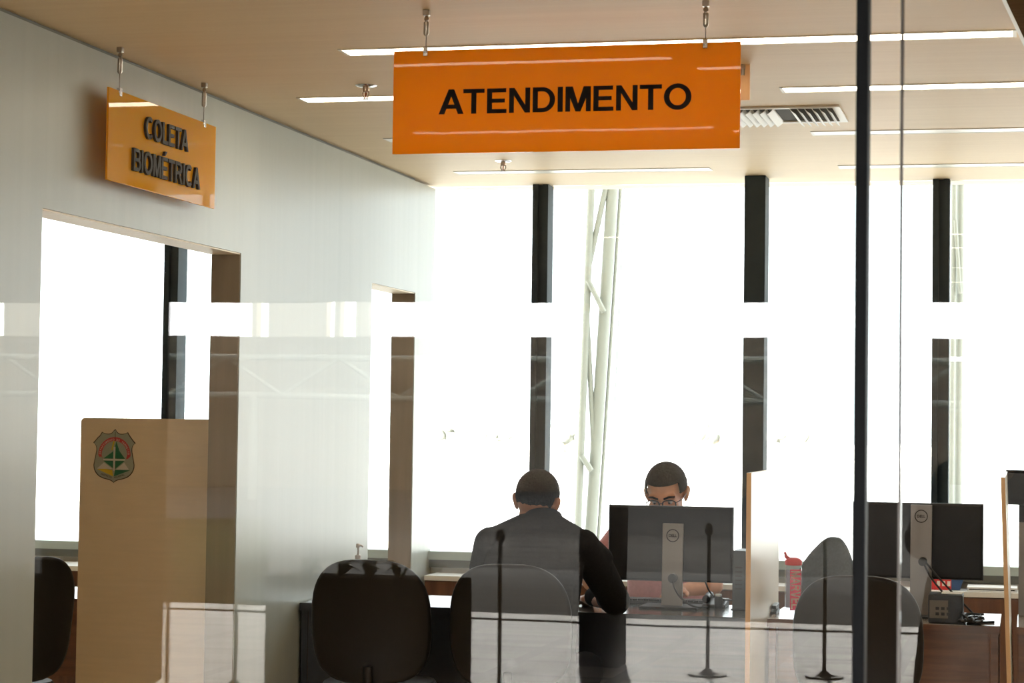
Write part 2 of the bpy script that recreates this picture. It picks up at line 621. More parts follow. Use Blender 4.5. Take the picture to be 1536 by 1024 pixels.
def hand_shapes(b, wrist, d, up, side, curl=.5):
    """wrist point, direction of the hand, back-of-hand normal; side = +1 thumb on the right of d x up"""
    w = Vector(wrist); d = Vector(d).normalized(); up = Vector(up).normalized(); lat = d.cross(up).normalized() * side
    b.limb([w, w + d * .03], [.026, .028])
    for k in range(4):
        o = lat * (.030 - .020 * k)
        b.limb([w + d * .02 + o * .7, w + d * .085 + o], [.017, .0125])
        L = (.040, .046, .042, .033)[k]
        p0 = w + d * .088 + o
        p1 = p0 + (d * math.cos(curl * .6) - up * math.sin(curl * .6)) * L
        p2 = p1 + (d * math.cos(curl * 1.4) - up * math.sin(curl * 1.4)) * L * .65
        p3 = p2 + (d * math.cos(curl * 2.0) - up * math.sin(curl * 2.0)) * L * .5
        b.limb([p0, p1, p2, p3], [.0098, .0092, .0085, .0075])
    t0 = w + d * .025 + lat * .028
    t1 = t0 + (d * .6 + lat * .75 - up * .15).normalized() * .038
    t2 = t1 + (d * .9 + lat * .35 - up * .25).normalized() * .030
    b.limb([t0, t1, t2], [.014, .0115, .009])


def hair_cap(T, parent, keep, grow=.008, name='hair', mat=None, thick=.006):
    bm = bmesh.new()
    bmesh.ops.create_uvsphere(bm, u_segments=96, v_segments=64, radius=1)
    for v in bm.verts:
        n = v.co.copy()
        a = Vector((n.x * (.076 + grow), n.y * (.097 + grow) - .012, n.z * (.086 + grow) + .036))
        v.co = a
    kill = [f for f in bm.faces if not keep(f.calc_center_median())]
    bmesh.ops.delete(bm, geom=kill, context='FACES')
    for v in bm.verts:
        v.co += v.co.normalized() * random.uniform(-.0012, .0012)
        v.co = T @ v.co
    me = bpy.data.meshes.new('h')
    bm.to_mesh(me)
    bm.free()
    o = bpy.data.objects.new('h', me)
    COL.objects.link(o)
    s = o.modifiers.new('s', 'SOLIDIFY')
    s.thickness = thick
    s.offset = 0
    bpy.context.view_layer.update()
    me = bake(o)
    me.name = name
    o0 = origin_of(parent)
    for v in me.vertices:
        v.co -= o0
    for p in me.polygons:
        p.use_smooth = True
    me.materials.clear()
    me.materials.append(mat or M['hair'])
    ob = bpy.data.objects.new(name, me)
    COL.objects.link(ob)
    ob.parent = parent
    return ob


#@@SETTING
# ================================================================== THE SETTING
XL, XR = -8.0, 3.6          # office side limits
T_W = .12                   # wall thickness

struct('floor', MB().box((XL, YG, -.12), (XR, WINY + .1, 0)), M['floor'])
struct('ceiling', MB().box((-12.5, YG, CEIL), (4.5, WINY + .25, CEIL + .5)), M['ceil'])
struct('ceiling_hall', MB().box((-12.5, -11.3 + HS, CEIL), (4.5, YG - .001, CEIL + .5)), pm('hall_ceiling', (.10, .085, .07), .9, spec=0))

# left partition with its two openings
xo = WALLX
o1 = (P(63.7, 313, x=xo), P(361.8, 380.8, x=xo))
o2 = (P(558, 423.7, x=xo), P(623, 437.1, x=xo))
ZO = (o1[0].z + o1[1].z + o2[0].z + o2[1].z) / 4
ya, yb, yc, yd = o1[0].y, o1[1].y, o2[0].y, o2[1].y
SHAD = .018
w = MB()
for y0, y1, z0, z1 in ((YG + .06, ya, 0, CEIL - SHAD), (ya, yb, ZO, CEIL - SHAD), (yb, yc, 0, CEIL - SHAD), (yc, yd, ZO, CEIL - SHAD), (yd, WINY - .02, 0, CEIL - SHAD)):
    w.box((xo - T_W, y0, z0), (xo, y1, z1))
bmesh.ops.remove_doubles(w.bm, verts=w.bm.verts, dist=.0005)
struct('wall_left', w, M['wall'])
j = MB()
for y0, y1 in ((ya, yb), (yc, yd)):
    j.box((xo - T_W - .004, y1 - .006, 0), (xo - .004, y1 - .0005, ZO - .006))
    j.box((xo - T_W - .004, y0 + .0005, 0), (xo - .004, y0 + .006, ZO - .006))
struct('trim_1', j, M['jamb'])
j = MB()
for y0, y1 in ((ya, yb), (yc, yd)):
    j.box((xo - T_W - .004, y0 + .0005, ZO - .006), (xo - .004, y1 - .0005, ZO - .0005))
struct('trim_2', j, M['lintel'])
j = MB()
j.box((xo - .09, YG + .07, CEIL - SHAD), (xo - .02, WINY - .35, CEIL - .0005))
struct('trim_3', j, M['gasket'])
struct('wall_right', MB().box((XR, YG, 0), (XR + .15, WINY, CEIL - .001)), M['plaster'])
struct('wall_back', MB().box((XL - .15, YG - .1, 0), (xo - .02, YG + .05, CEIL - .001)), M['plaster'])
struct('wall_side', MB().box((XL - .15, YG + .05, 0), (XL, WINY, CEIL - .001)), M['plaster'])

# window front: sill wall, rail, mullions, panes
struct('wall_window', MB().box((XL, WINY - .02, 0), (XR, WINY + .12, .765)), M['plaster'])
struct('trim_4', MB().box((XL, WINY - .045, .765), (XR, WINY + .1, .806)), M['gasket'])
struct('trim_5', MB().box((XL, WINY - .06, .806), (XR, WINY + .1, .850), ), M['rail'])
mx = [P(258, 500, y=WINY).x, P(812, 500, y=WINY).x, P(1411, 500, y=WINY).x]
step = (mx[2] - mx[0]) / 4
mull = [mx[0] + step * k for k in range(-3, 8)]
k5 = 4
for k, x in enumerate(mull):
    if x > XR - .1:
        break
    m = MB()
    if abs(x - P(1132, 500, y=WINY).x) < .2:
        continue
    m.box((x - .042, WINY - .03, .85), (x - .012, WINY + .1, CEIL - .001))
    m.box((x + .012, WINY - .03, .85), (x + .042, WINY + .1, CEIL - .001))
    m.box((x - .012, WINY, .85), (x + .012, WINY + .1, CEIL - .001))
    k5 += 1
    struct('trim_%d' % (k5 + 1), m, M['frame'])
edges = [XL] + [x for x in mull if XL < x < XR - .1] + [XR]
for k in range(len(edges) - 1):
    m = MB().box((edges[k] + (.02 if k else 0), WINY + .03, .84), (edges[k + 1] - .02, WINY + .05, CEIL - .002))
    struct('window_%d' % (k + 1), m, M['pane'])
# steel column just inside the glass
cA, cB = P(1117, 263, z=CEIL), P(1148, 262, z=CEIL)
struct('trim_%d' % (k5 + 2), MB().box((cA.x, cA.y, 0), (cB.x, cA.y + .16, CEIL - .001)), M['frame'], .003)
# dropped bulkhead with a white edge strip at the upper right
zb = 2.735
b0, b1 = P(1505, 5, z=zb), P(1536, 70, z=zb)
dv = (b1 - b0).normalized()
q0, q1 = b0 - dv * .55, b1 + dv * 1.0
ee = Vector((.012, 0, 0))
struct('trim_%d' % (k5 + 3), MB().slab([q0 + ee, q1 + ee, q1 + Vector((1.6, 0, 0)), q0 + Vector((1.6, 0, 0))], (0, 0, CEIL - zb - .001)), M['soffit'])
struct('trim_%d' % (k5 + 4), MB().slab([q0, q1, q1 + ee * .95, q0 + ee * .95], (0, 0, CEIL - zb - .001)), M['white_metal'])

# glass front between the hall and the office
g0, g1 = P(1282, 720, y=YG), P(1300, 720, y=YG)
gx0, gx1 = g0.x, g1.x
gd = P(1354, 400, y=YG).x
struct('window_20', MB().box((xo - .02, YG - .006, 0), (gx0 + .008, YG + .006, CEIL - .001)), M['glass'])
struct('window_21', MB().box((gd, YG - .006, 0), (XR, YG + .006, CEIL - .001)), M['glass'])
struct('trim_20', MB().box((gd - .0045, YG - .007, 0), (gd - .0002, YG + .007, CEIL - .001)), pm('glass_edge', (.22, .2, .2), .3))
struct('trim_21', MB().box((gx0, YG - .03, 0), (gx1, YG + .03, CEIL - .001)), M['mullion'], .002)

# the hall on the camera's side of the glass, seen mirrored in it
struct('floor_hall', MB().box((-12.5, -5.95 + HS, -.12), (4.5, YG - .001, 0)), M['tiles'])
struct('trim_22', MB().box((-12.5, -6.42 + HS, -.12), (4.5, -5.96 + HS, .012)), M['kerb'])
struct('ground_1', MB().box((-40, -12.2 + HS, -.16), (30, -6.43 + HS, -.02)), M['asphalt'])
struct('ground_4', MB().box((-40, -50, -.16), (30, -12.21 + HS, -.02)), pm('far_paving_dim', (.05, .05, .049), .9, spec=0, noise=.2, nscale=.5, stretch=(.3, 4, 1)))  # same paving coloured darker so its mirror image fades upwards
struct('wall_hall_left', MB().box((-12.65, -11 + HS, -.1), (-12.51, YG - .1, CEIL - .001)), M['dark_wall'])
struct('wall_hall_right', MB().box((4.51, -11 + HS, -.1), (4.65, WINY, CEIL - .001)), M['dark_wall'])
# building across the forecourt, its roof line leaving a band of sky, with an open steel truss in front
zf = PR(1000, 507, -38 + HS).z
struct('wall_far', MB().box((-34, -38.4 + HS, -.1), (20, -38 + HS, zf)), pm('far_facade', (.15, .125, .10), .9, spec=0, noise=.25, nscale=.6, stretch=(.4, 1, 3)))
struct('wall_upper_shade', MB().box((-14, -11.2 + HS, CEIL + .51), (10, WINY + .3, 16)), M['plaster'])  # unseen upper storeys added to shade the lattice columns from the sky
for k_, (pa_, pb_) in enumerate(((11, 245), (406, 494), (506, 514), (537, 556), (381, 388))):
    pa2, pb2 = PR(pa_, 480, -38.2 + HS), PR(pb_, 480, -38.2 + HS)
    struct('wall_far_%d' % (k_ + 1), MB().box((pa2.x, -38.4 + HS, zf - .02), (pb2.x, -38.05 + HS, zf + 3)), M['plaster'])
struct('ground_2', MB().box((-120, WINY + .3, -.4), (120, 260, -.25)), M['ground'])

#@@CEILING
# ================================================================== CEILING FIXTURES
def strip_light(pa, pb, y, label, lit, group, right=None):
    x0 = P(pa[0], pa[1], z=CEIL).x
    x1 = right if right is not None else P(pb[0], pb[1], z=CEIL).x
    t = thing('ceiling_light', label, 'ceiling light', ((x0 + x1) / 2, y, CEIL), group)
    wd = .052
    h = MB()
    h.box((x0 - .012, y - wd - .008, CEIL - .003), (x1 + .012, y - wd, CEIL + .002))
    h.box((x0 - .012, y + wd, CEIL - .003), (x1 + .012, y + wd + .008, CEIL + .002))
    h.box((x0 - .012, y - wd, CEIL - .003), (x0, y + wd, CEIL)); h.box((x1, y - wd, CEIL - .003), (x1 + .012, y + wd, CEIL))
    h.build('housing', M['white_metal'], t)
    MB().box((x0, y - wd, CEIL - .002), (x1, y + wd, CEIL - .0002)).build('diffuser', M['led'] if lit else M['led_dim'], t)
    return t


strip_light((517, 77), (1520, 48), 6.99, 'long lit white ceiling strip running behind the top edge of the big orange sign', True, None, P(1519, 48, z=CEIL).x)
strip_light((455, 149), None, 8.0, 'lit white ceiling strip emerging left of the big orange sign near a sprinkler', True, None, -1.55)
strip_light((1176, 134), None, 8.03, 'lit white ceiling strip on the right, just in front of the air vent', True, None, 1.6)
strip_light((580, 208), None, 9.2, 'unlit ceiling strip almost hidden behind the big orange sign, its end peeking out left', False, None, -1.62)
strip_light((1222, 200.5), None, 9.24, 'dim ceiling strip on the right, behind the air vent', False, None, 1.6)
strip_light((688, 259), (1063, 253), 10.45, 'dim ceiling strip below the big orange sign, close to the windows', False, None)
strip_light((1262, 250.5), None, 10.45, 'dim ceiling strip at upper right, nearest the windows', False, None, 1.6)
for y_ in (4.0, 4.7, 5.4, 6.1, 6.8, 7.4):  # unseen strips added to brighten the beige crest panel
    o_ = strip_light((517, 77), None, y_, 'added unseen ceiling strip brightening the beige crest panel in the side room', True, 'added fill strips of the side room', -2.25)
    o_.location.x -= 2.5
# strips nearer the camera, mirrored in the sign
def mirrored_strip(py, pxa, pxb, label):
    """strip whose image runs along row py of the big sign"""
    pa, pb = P(pxa, py, z=CEIL), P(pxb, py, z=CEIL)
    y = 2 * 6.31 - (pa.y + pb.y) / 2
    t = thing('ceiling_light', label, 'ceiling light', ((pa.x + pb.x) / 2, y, CEIL))
    wd = .026
    h = MB()
    h.box((pa.x - .01, y - wd - .008, CEIL - .003), (pb.x + .01, y - wd, CEIL + .002))
    h.box((pa.x - .01, y + wd, CEIL - .003), (pb.x + .01, y + wd + .008, CEIL + .002))
    h.build('housing', M['white_metal'], t)
    MB().box((pa.x, y - wd, CEIL - .002), (pb.x, y + wd, CEIL - .0002)).build('diffuser', M['led'], t)


mirrored_strip(94, 420, 1013, 'ceiling strip mirrored as the long upper line in the big orange sign')
mirrored_strip(96, 1041, 1500, 'ceiling strip mirrored as the short upper line at right end of the big orange sign')
mirrored_strip(195, 612, 1074, 'ceiling strip mirrored as the long lower line in the big orange sign')
mirrored_strip(193, 1098, 1420, 'ceiling strip mirrored as the short lower line at right end of the big orange sign')


def sprinkler(px, py, label):
    c = P(px, py, z=CEIL)
    t = thing('fire_sprinkler', label, 'sprinkler', c, 'sprinklers on the wooden ceiling')
    MB().lathe(c, [(.002, -.008), (.030, -.006), (.041, -.001), (.041, 0)], 28).build('escutcheon', M['chrome'], t, smooth='auto')
    MB().lathe(c, [(.012, -.006), (.013, -.020), (.009, -.026), (.004, -.027)], 16).build('body', M['brass'], t, smooth='auto')
    f = MB()
    for s in (-1, 1):
        f.tube([c + Vector((s * .010, 0, -.020)), c + Vector((s * .013, 0, -.034)), c + Vector((s * .004, 0, -.050))], .0028, 8)
    f.build('frame_arms', M['brass'], t, smooth=True)
    MB().cyl(c + Vector((0, 0, -.027)), c + Vector((0, 0, -.047)), .003, 8).build('bulb', M['bulb'], t, smooth=True)
    MB().lathe(c, [(.004, -.049), (.014, -.051), (.014, -.053), (.002, -.055)], 16).build('deflector', M['chrome'], t)


sprinkler(549, 128, 'small sprinkler head left of the big orange sign above the second light strip')
sprinkler(755, 241, 'small sprinkler head just below the bottom edge of the big orange sign')

# air vent
vx0, vx1, vy0, vy1 = -1.19, -.726, 8.44, 8.87
t = thing('air_vent', 'square white ceiling air vent with curved louvres right of the orange sign', 'air vent', ((vx0 + vx1) / 2, (vy0 + vy1) / 2, CEIL))
f = MB()
b_ = .03
for a, b in (((vx0, vy0), (vx1, vy0 + b_)), ((vx0, vy1 - b_), (vx1, vy1)), ((vx0, vy0 + b_), (vx0 + b_, vy1 - b_)), ((vx1 - b_, vy0 + b_), (vx1, vy1 - b_))):
    f.box((a[0], a[1], CEIL - .008), (b[0], b[1], CEIL - .0005))
f.build('frame', M['white_metal'], t)
MB().box((vx0 + b_, vy0 + b_, CEIL - .002), (vx1 - b_, vy1 - b_, CEIL - .0006)).build('duct_opening', M['grille_dark'], t)
n = 14
for k in range(n):
    x = vx0 + b_ + .014 + (vx1 - vx0 - 2 * b_ - .028) * k / (n - 1)
    s = -1 if k < n / 2 else 1
    if k in (6, 7):
        continue
    pts = [Vector((x - s * .012 + s * .024 * (q / 5) ** 1.6, 0, CEIL - .003 - .024 * q / 5)) for q in range(6)]
    poly = [Vector((p.x, vy0 + b_, p.z)) for p in pts] + [Vector((p.x + .0025, vy0 + b_, p.z)) for p in reversed(pts)]
    MB().slab(poly, (0, vy1 - vy0 - 2 * b_, 0)).build('louvre', M['white_metal'], t)


# ================================================================== HANGING SIGNS
def hanger(parent, top, bottom):
    """ceiling cap, turnbuckle, cable and clamp"""
    h = MB()
    h.cbox(top + Vector((0, 0, -.009)), (.020, .020, .018))
    o = h.build('hanger', M['steel'], parent, .002)
    L = top.z - bottom.z
    z1 = top.z - .018
    MB().lathe(Vector((top.x, top.y, 0)), [(.004, z1), (.0075, z1 - .006), (.0075, z1 - .012), (.004, z1 - .016), (.0085, z1 - .02), (.0085, z1 - L * .45), (.004, z1 - L * .45 - .006)], 14).build('turnbuckle', M['steel'], o, smooth='auto')
    MB().cyl((top.x, top.y, z1 - L * .45), (bottom.x, bottom.y, bottom.z), .0016, 8).build('cable', M['cable'], o)
    c = MB()
    c.cbox(bottom + Vector((0, 0, -.004)), (.014, .018, .028))
    c.cyl(bottom + Vector((0, -.013, -.004)), bottom + Vector((0, .013, -.004)), .006, 12)
    c.build('clamp', M['chrome'], o, .0015)


YS = 6.31
s_tl, s_tr, s_bl, s_br = P(590, 76, y=YS), P(1111, 63, y=YS), P(589, 231, y=YS), P(1109.5, 222.5, y=YS)
sx0, sx1 = (s_tl.x + s_bl.x) / 2, (s_tr.x + s_br.x) / 2
sz1, sz0 = (s_tl.z + s_tr.z) / 2, (s_bl.z + s_br.z) / 2
t = thing('hanging_sign', 'large bright orange hanging sign reading ATENDIMENTO in black capitals', 'sign', ((sx0 + sx1) / 2, YS, sz0))
MB().box((sx0, YS, sz0), (sx1, YS + .008, sz1)).build('panel', M['orange'], t, .0012)
a, b, c = P(658, 171.5, y=YS), P(1037, 163.5, y=YS), P(848, 128, y=YS)
zt0 = (a.z + b.z) / 2
bold_text('lettering', 'ATENDIMENTO', M['letter'], t, (a.x, YS - .0002, zt0), (1, 0, 0), (0, 0, 1), b.x - a.x, P(848, 130, y=YS).z - zt0, .001)
for px, py in ((640, 12), (1059, 3)):
    q = P(px, py, y=YS + .004)
    hanger(t, Vector((q.x, YS + .004, CEIL)), Vector((q.x, YS + .004, sz1)))

XS = -3.015
c_tl, c_tr, c_bl, c_br = P(161.7, 130.7, x=XS), P(322.7, 188.3, x=XS), P(162.7, 270.7, x=XS), P(323.3, 312.7, x=XS)
cy0, cy1 = (c_tl.y + c_bl.y) / 2, (c_tr.y + c_br.y) / 2
cz1, cz0 = (c_tl.z + c_tr.z) / 2, (c_bl.z + c_br.z) / 2
t = thing('hanging_sign', 'smaller orange sign, tinted yellow for window sheen, reading COLETA BIOMÉTRICA hanging close to the left wall', 'sign', (XS, (cy0 + cy1) / 2, cz0))
MB().box((XS - .008, cy0, cz0), (XS, cy1, cz1)).build('panel', M['yellow'], t, .0012)
for txt, (l, r_), (bb, tp) in (('COLETA', ((215, 210), (279, 227)), ((246, 217), (246, 184.5))), ('BIOMÉTRICA', ((196.5, 259), (296.5, 285)), ((247, 270), (247, 237)))):
    p0, p1 = P(*l, x=XS), P(*r_, x=XS)
    zz0, zz1 = P(*bb, x=XS).z, P(*tp, x=XS).z
    bold_text('lettering', txt, M['letter_raised'], t, (XS + .0002, p0.y, zz0), (0, 1, 0), (0, 0, 1), p1.y - p0.y, zz1 - zz0, .010)
for px, py in ((182, 82), (308, 134)):
    q = P(px, py, x=XS)
    hanger(t, Vector((XS - .004, q.y, CEIL)), Vector((XS - .004, q.y, cz1)))

# small pale sign behind the large one
yq = 7.45
a, b = P(1085, 94, y=yq), P(1124.5, 150, y=yq)
t = thing('hanging_sign', 'pale orange sign end sticking out behind right edge of the big orange sign', 'sign', ((a.x + b.x) / 2, yq, b.z))
MB().box((a.x, yq, b.z), (b.x, yq + .008, a.z)).build('panel', M['pale_orange'], t, .001)
q = P(1114, 80, y=yq)
hanger(t, Vector((q.x, yq + .004, CEIL)), Vector((q.x, yq + .004, a.z)))

#@@FURNITURE
# ================================================================== DESKS, CREDENZA, SCREENS
DY0, DY1, DZ = 8.885, 9.49, .74
x_s1 = P(1120, 708, y=8.42).x
x_s2 = P(1501, 716, y=8.45).x
TH = .019


def desk(name, label, x0, x1, y0, y1, top, body, edge, panel_in=.03, cat='desk', zp=.40):
    t = thing(name, label, cat, ((x0 + x1) / 2, (y0 + y1) / 2, 0))
    MB().box((x0, y0, DZ - .032), (x1, y1, DZ)).build('desktop', top, t, .0015)
    if edge:
        MB().box((x0, y0 - .002, DZ - .034), (x1, y0 - .0002, DZ - .001)).build('edge_band', edge, t)
    MB().box((x0 + .04, y0 + panel_in, zp), (x1 - .04, y0 + panel_in + .018, DZ - .033)).build('modesty_panel', body, t)
    for x in (x0 + .005, x1 - .035):
        MB().box((x, y0 + .012, 0), (x + .03, y1 - .02, DZ - .033)).build('leg_panel', body, t, .001)
    return t


desk('desk', 'long dark desk in front of the man in the grey jacket, touching the left wall', WALLX + .01, x_s1 - .012, DY0, DY1, M['desk_top'], M['black_desk'], M['black_desk'], .006, zp=.12)
desk('desk', 'brown wooden desk carrying the right monitor, between the two upright screens', x_s1 + TH + .012, x_s2 - .006, DY0, DY1, M['cred_top'], M['wood_desk'], M['wood_desk'])
desk('desk', 'brown wooden desk at right edge, behind the tilted screen', x_s2 + .06, 1.55, DY0, DY1, M['cred_top'], M['wood_desk'], M['wood_desk'])
desk('desk', 'brown desk seen through the wide wall opening, left of beige crest panel', -5.6, -3.62, 8.70, 9.32, M['cred_top'], M['wood_desk'], M['wood_desk'], .02)


def credenza(label, x0, x1, y0, units):
    t = thing('credenza', label, 'cabinet', ((x0 + x1) / 2, (y0 + WINY) / 2, 0))
    MB().box((x0, y0, DZ - .025), (x1, WINY - .07, DZ)).build('top', M['cred_white'], t, .001)
    MB().box((x0, y0 + .02, .06), (x1, WINY - .08, DZ - .026)).build('carcass', M['wood_cred'], t)
    MB().box((x0 + .02, y0 + .05, 0), (x1 - .02, WINY - .09, .059)).build('plinth', M['black_desk'], t)
    wd = (x1 - x0) / units
    for k in range(units):
        d = MB().box((x0 + k * wd + .003, y0 + .002, .065), (x0 + (k + 1) * wd - .003, y0 + .019, DZ - .03)).build('door', M['wood_cred'], t, .001)
        MB().tube([(x0 + k * wd + .05, y0 + .001, .6), (x0 + k * wd + .05, y0 - .018, .6), (x0 + k * wd + .05, y0 - .018, .48), (x0 + k * wd + .05, y0 + .001, .48)], .004, 8).build('handle', M['steel'], d)
    return t


credenza('low brown cabinet under the windows behind the desks', WALLX + .05, 2.4, 10.72, 12)
credenza('low brown cabinet under the window of the room behind the wide wall opening', -6.6, WALLX - T_W - .05, 10.62, 7)

# upright screen between the desks
t = thing('privacy_screen', 'white upright screen with beech edge left of the red lidded bottle', 'screen', (x_s1 + TH / 2, 8.9, 0))
y0 = 8.42
y1 = P(1168, 850, x=x_s1 + TH).y
z1 = P(1123, 709, y=y0).z
MB().box((x_s1, y0 + .0022, .0), (x_s1 + TH, y1, z1)).build('panel', M['screen'], t)
MB().box((x_s1, y0, .0), (x_s1 + TH, y0 + .002, z1)).build('edge_band', M['screen_edge'], t)
# the second one leans slightly
t = thing('privacy_screen', 'slightly tilted white upright screen with beech edge at right picture edge', 'screen', (x_s2 + TH / 2, 8.9, 0))
y0 = 8.45
zt = P(1504, 716, y=y0).z
tilt = -(P(1509.5, 1000, y=y0).x - x_s2) / (zt - P(1509.5, 1000, y=y0).z)
xb = x_s2 - tilt * zt
prof = [Vector((xb, 0, 0)), Vector((xb + TH * .85, 0, 0)), Vector((x_s2 + TH * .85, 0, zt)), Vector((x_s2, 0, zt))]
MB().slab([p + Vector((0, y0 + .0022, 0)) for p in prof], (0, .90, 0)).build('panel', M['screen'], t)
MB().slab([p + Vector((0, y0, 0)) for p in prof], (0, .002, 0)).build('edge_band', M['screen_edge'], t)

# beige panel with the crest, in the room behind the wall
YP = 8.30
pz = P(220, 627.5, y=YP).z
px0 = P(120, 700, y=YP).x
px1 = WALLX - T_W - .012
t = thing('privacy_screen', 'beige panel with a coloured shield crest standing in the wide wall opening', 'screen', ((px0 + px1) / 2, YP, 0))
r_ = .018
poly = [Vector((px0, YP, .02)), Vector((px1, YP, .02)), Vector((px1, YP, pz))] + [Vector((px0 + r_ - r_ * math.sin(a * PI / 12), YP, pz - r_ + r_ * math.cos(a * PI / 12))) for a in range(7)]
pnl = MB().slab(poly, (0, .018, 0)).build('panel', M['beige'], t)
for x in (px0 + .08, px1 - .08):
    MB().box((x - .02, YP - .12, 0), (x + .02, YP + .14, .02)).build('foot', M['steel'], t)
# crest
S = (P(203, 683, y=YP).x - P(139, 683, y=YP).x) / 560.0     # metres per unit of the 1195-wide zoom drawing
cc = P(171.5, 683.5, y=YP)


def cp(u, v, lay):
    return Vector((cc.x + (u - 612) * S, YP - .0006 * lay, cc.z - (v - 540) * S))


def bez(a, m, b, n=8):
    a, m, b = Vector(a), Vector(m), Vector(b)
    return [((1 - k / n) ** 2 * a + 2 * (1 - k / n) * (k / n) * m + (k / n) ** 2 * b) for k in range(n)]


half = bez((622, 212), (650, 275), (712, 270)) + bez((712, 270), (755, 268), (785, 248)) + bez((785, 248), (825, 315), (890, 382)) + bez((890, 382), (835, 410), (848, 490)) + bez((848, 490), (862, 560), (880, 650)) + bez((880, 650), (880, 740), (800, 795)) + bez((800, 795), (740, 825), (690, 830)) + bez((690, 830), (640, 840), (606, 872))
shield = half + [Vector((606, 872))] + [Vector((1226 - p[0] + (4 if p[1] < 300 else -6), p[1])) for p in reversed(half[1:])]
crest = MB().slab([cp(p[0], p[1], 1) for p in shield], (0, .0005, 0)).build('crest', M['crest_dark'], t)


def layer(name, polys, mat, lay):
    m = MB()
    for q in polys:
        m.slab([cp(u, v, lay) for u, v in q], (0, .0005, 0))
    return m.build(name, mat, crest)


# the crest is one printed sticker: its coloured fields follow
def crest_fields():
    inn = [Vector((612 + (p[0] - 612) * .955, 545 + (p[1] - 545) * .965)) for p in shield]
    layer('crest_field', [[(p[0], p[1]) for p in inn]], M['crest_grey'], 2)
    cx, cy, ra, rb = 614, 530, 212, 168
    arc = []
    for k in range(24):
        a0, a1 = PI * (1.0 - k / 24), PI * (1.0 - (k + 1) / 24)
        arc.append([(cx + ra * math.cos(a0), cy - ra * 1.03 * math.sin(a0)), (cx + ra * math.cos(a1), cy - ra * 1.03 * math.sin(a1)), (cx + rb * math.cos(a1), cy - rb * 1.03 * math.sin(a1)), (cx + rb * math.cos(a0), cy - rb * 1.03 * math.sin(a0))])
    arc.append([(402, 528), (446, 528), (460, 575), (440, 545), (425, 560)])
    arc.append([(782, 528), (826, 528), (822, 545), (796, 570), (768, 580)])
    layer('crest_ribbon', arc, M['crest_red'], 3)
    layer('crest_star', [[(636, 360), (680, 480), (755, 575), (614, 580), (614, 470)], [(600, 470), (590, 490), (470, 575), (600, 580)], [(470, 600), (600, 600), (600, 690)], [(628, 600), (750, 600), (628, 700)], [(628, 710), (825, 712), (612, 790)]], M['crest_green'], 3)
    layer('crest_white_arrow', [[(603, 430), (628, 430), (622, 720), (604, 720)], [(470, 575), (755, 575), (755, 596), (470, 596)], [(480, 622), (595, 700), (390, 698)], [(745, 620), (810, 705), (640, 705)]], M['crest_white'], 4)
    layer('crest_gold_blade', [[(600, 360), (618, 360), (590, 470), (572, 470)]], M['crest_yellow'], 4)
    layer('crest_gold_arrow', [[(390, 702), (500, 698), (590, 715), (606, 790)]], M['crest_yellow'], 4)
    layer('crest_line', [[(619, 250), (626, 250), (626, 360), (619, 360)]], M['crest_dark'], 5)
    # writing on the ribbon and under the arrows, one small letter after the other
    def arc_text(name, txt, cx, cy, r, a0, a1, size, mat, flip=False):
        cu_items = []
        bm = bmesh.new()
        for i, ch in enumerate(txt):
            if ch == ' ':
                continue
            cu = bpy.data.curves.new('t', 'FONT'); cu.body = ch; cu.offset = .02; cu.align_x = 'CENTER'; cu.resolution_u = 2
            ob = bpy.data.objects.new('t', cu); COL.objects.link(ob); bpy.context.view_layer.update()
            me = bake(ob)
            a = a0 + (a1 - a0) * i / (len(txt) - 1)
            b2 = bmesh.new(); b2.from_mesh(me)
            for v in b2.verts:
                x, y = v.co.x * size, v.co.y * size
                ca, sa = math.cos(a), math.sin(a)
                if flip:
                    rr = r - y
                    u, vv = cx + rr * ca - x * sa * -1 * -1, cy - rr * sa
                    u = cx + rr * ca + x * (-sa) * -1
                    vv = cy - rr * sa + x * ca * 1
                    u, vv = cx + (r - y) * ca - x * sa, cy - (r - y) * sa - x * ca
                    if flip == 2:
                        u, vv = cx + (r - y) * ca + x * -sa, cy - (r - y) * sa - x * ca
                else:
                    u, vv = cx + (r + y) * ca + x * sa, cy - ((r + y) * sa - x * ca)
                v.co = cp(u, vv, 5.5)
            m2 = bpy.data.meshes.new('t'); b2.to_mesh(m2); b2.free()
            bm.from_mesh(m2)
        o0 = origin_of(crest)
        for v in bm.verts:
            v.co -= o0
        me = bpy.data.meshes.new(name); bm.to_mesh(me); bm.free()
        me.materials.append(mat)
        o = bpy.data.objects.new(name, me); COL.objects.link(o); o.parent = crest
    arc_text('crest_ribbon_text', 'DEPARTAMENTO DE TRÂNSITO', 614, 530, 178, PI * .97, PI * .03, 32, M['crest_white'])
    text_mesh('crest_motto', 'DISTRITO', M['crest_dark'], crest, cp(445, 772, 5), (1, 0, -.30), (.30, 0, 1), 145 * S, 22 * S, .0004, .01)
    text_mesh('crest_motto', 'FEDERAL', M['crest_dark'], crest, cp(622, 815, 5), (1, 0, .30), (-.30, 0, 1), 140 * S, 22 * S, .0004, .01)


crest_fields()


# ================================================================== CHAIRS
def superellipse(w_top, w_mid, h, n=48):
    """outline of a chair back, origin at its lower middle: (x, z)"""
    out = []
    for k in range(n):
        a = 2 * PI * k / n
        ca, sa = math.cos(a), math.sin(a)
        ex = .62 if sa > 0 else .62
        x = math.copysign(abs(ca) ** ex, ca)
        z = math.copysign(abs(sa) ** ex, sa)
        wz = w_mid + (w_top - w_mid) * max(0, z) ** 2
        out.append((x * wz / 2, h / 2 + z * h / 2))
    return out


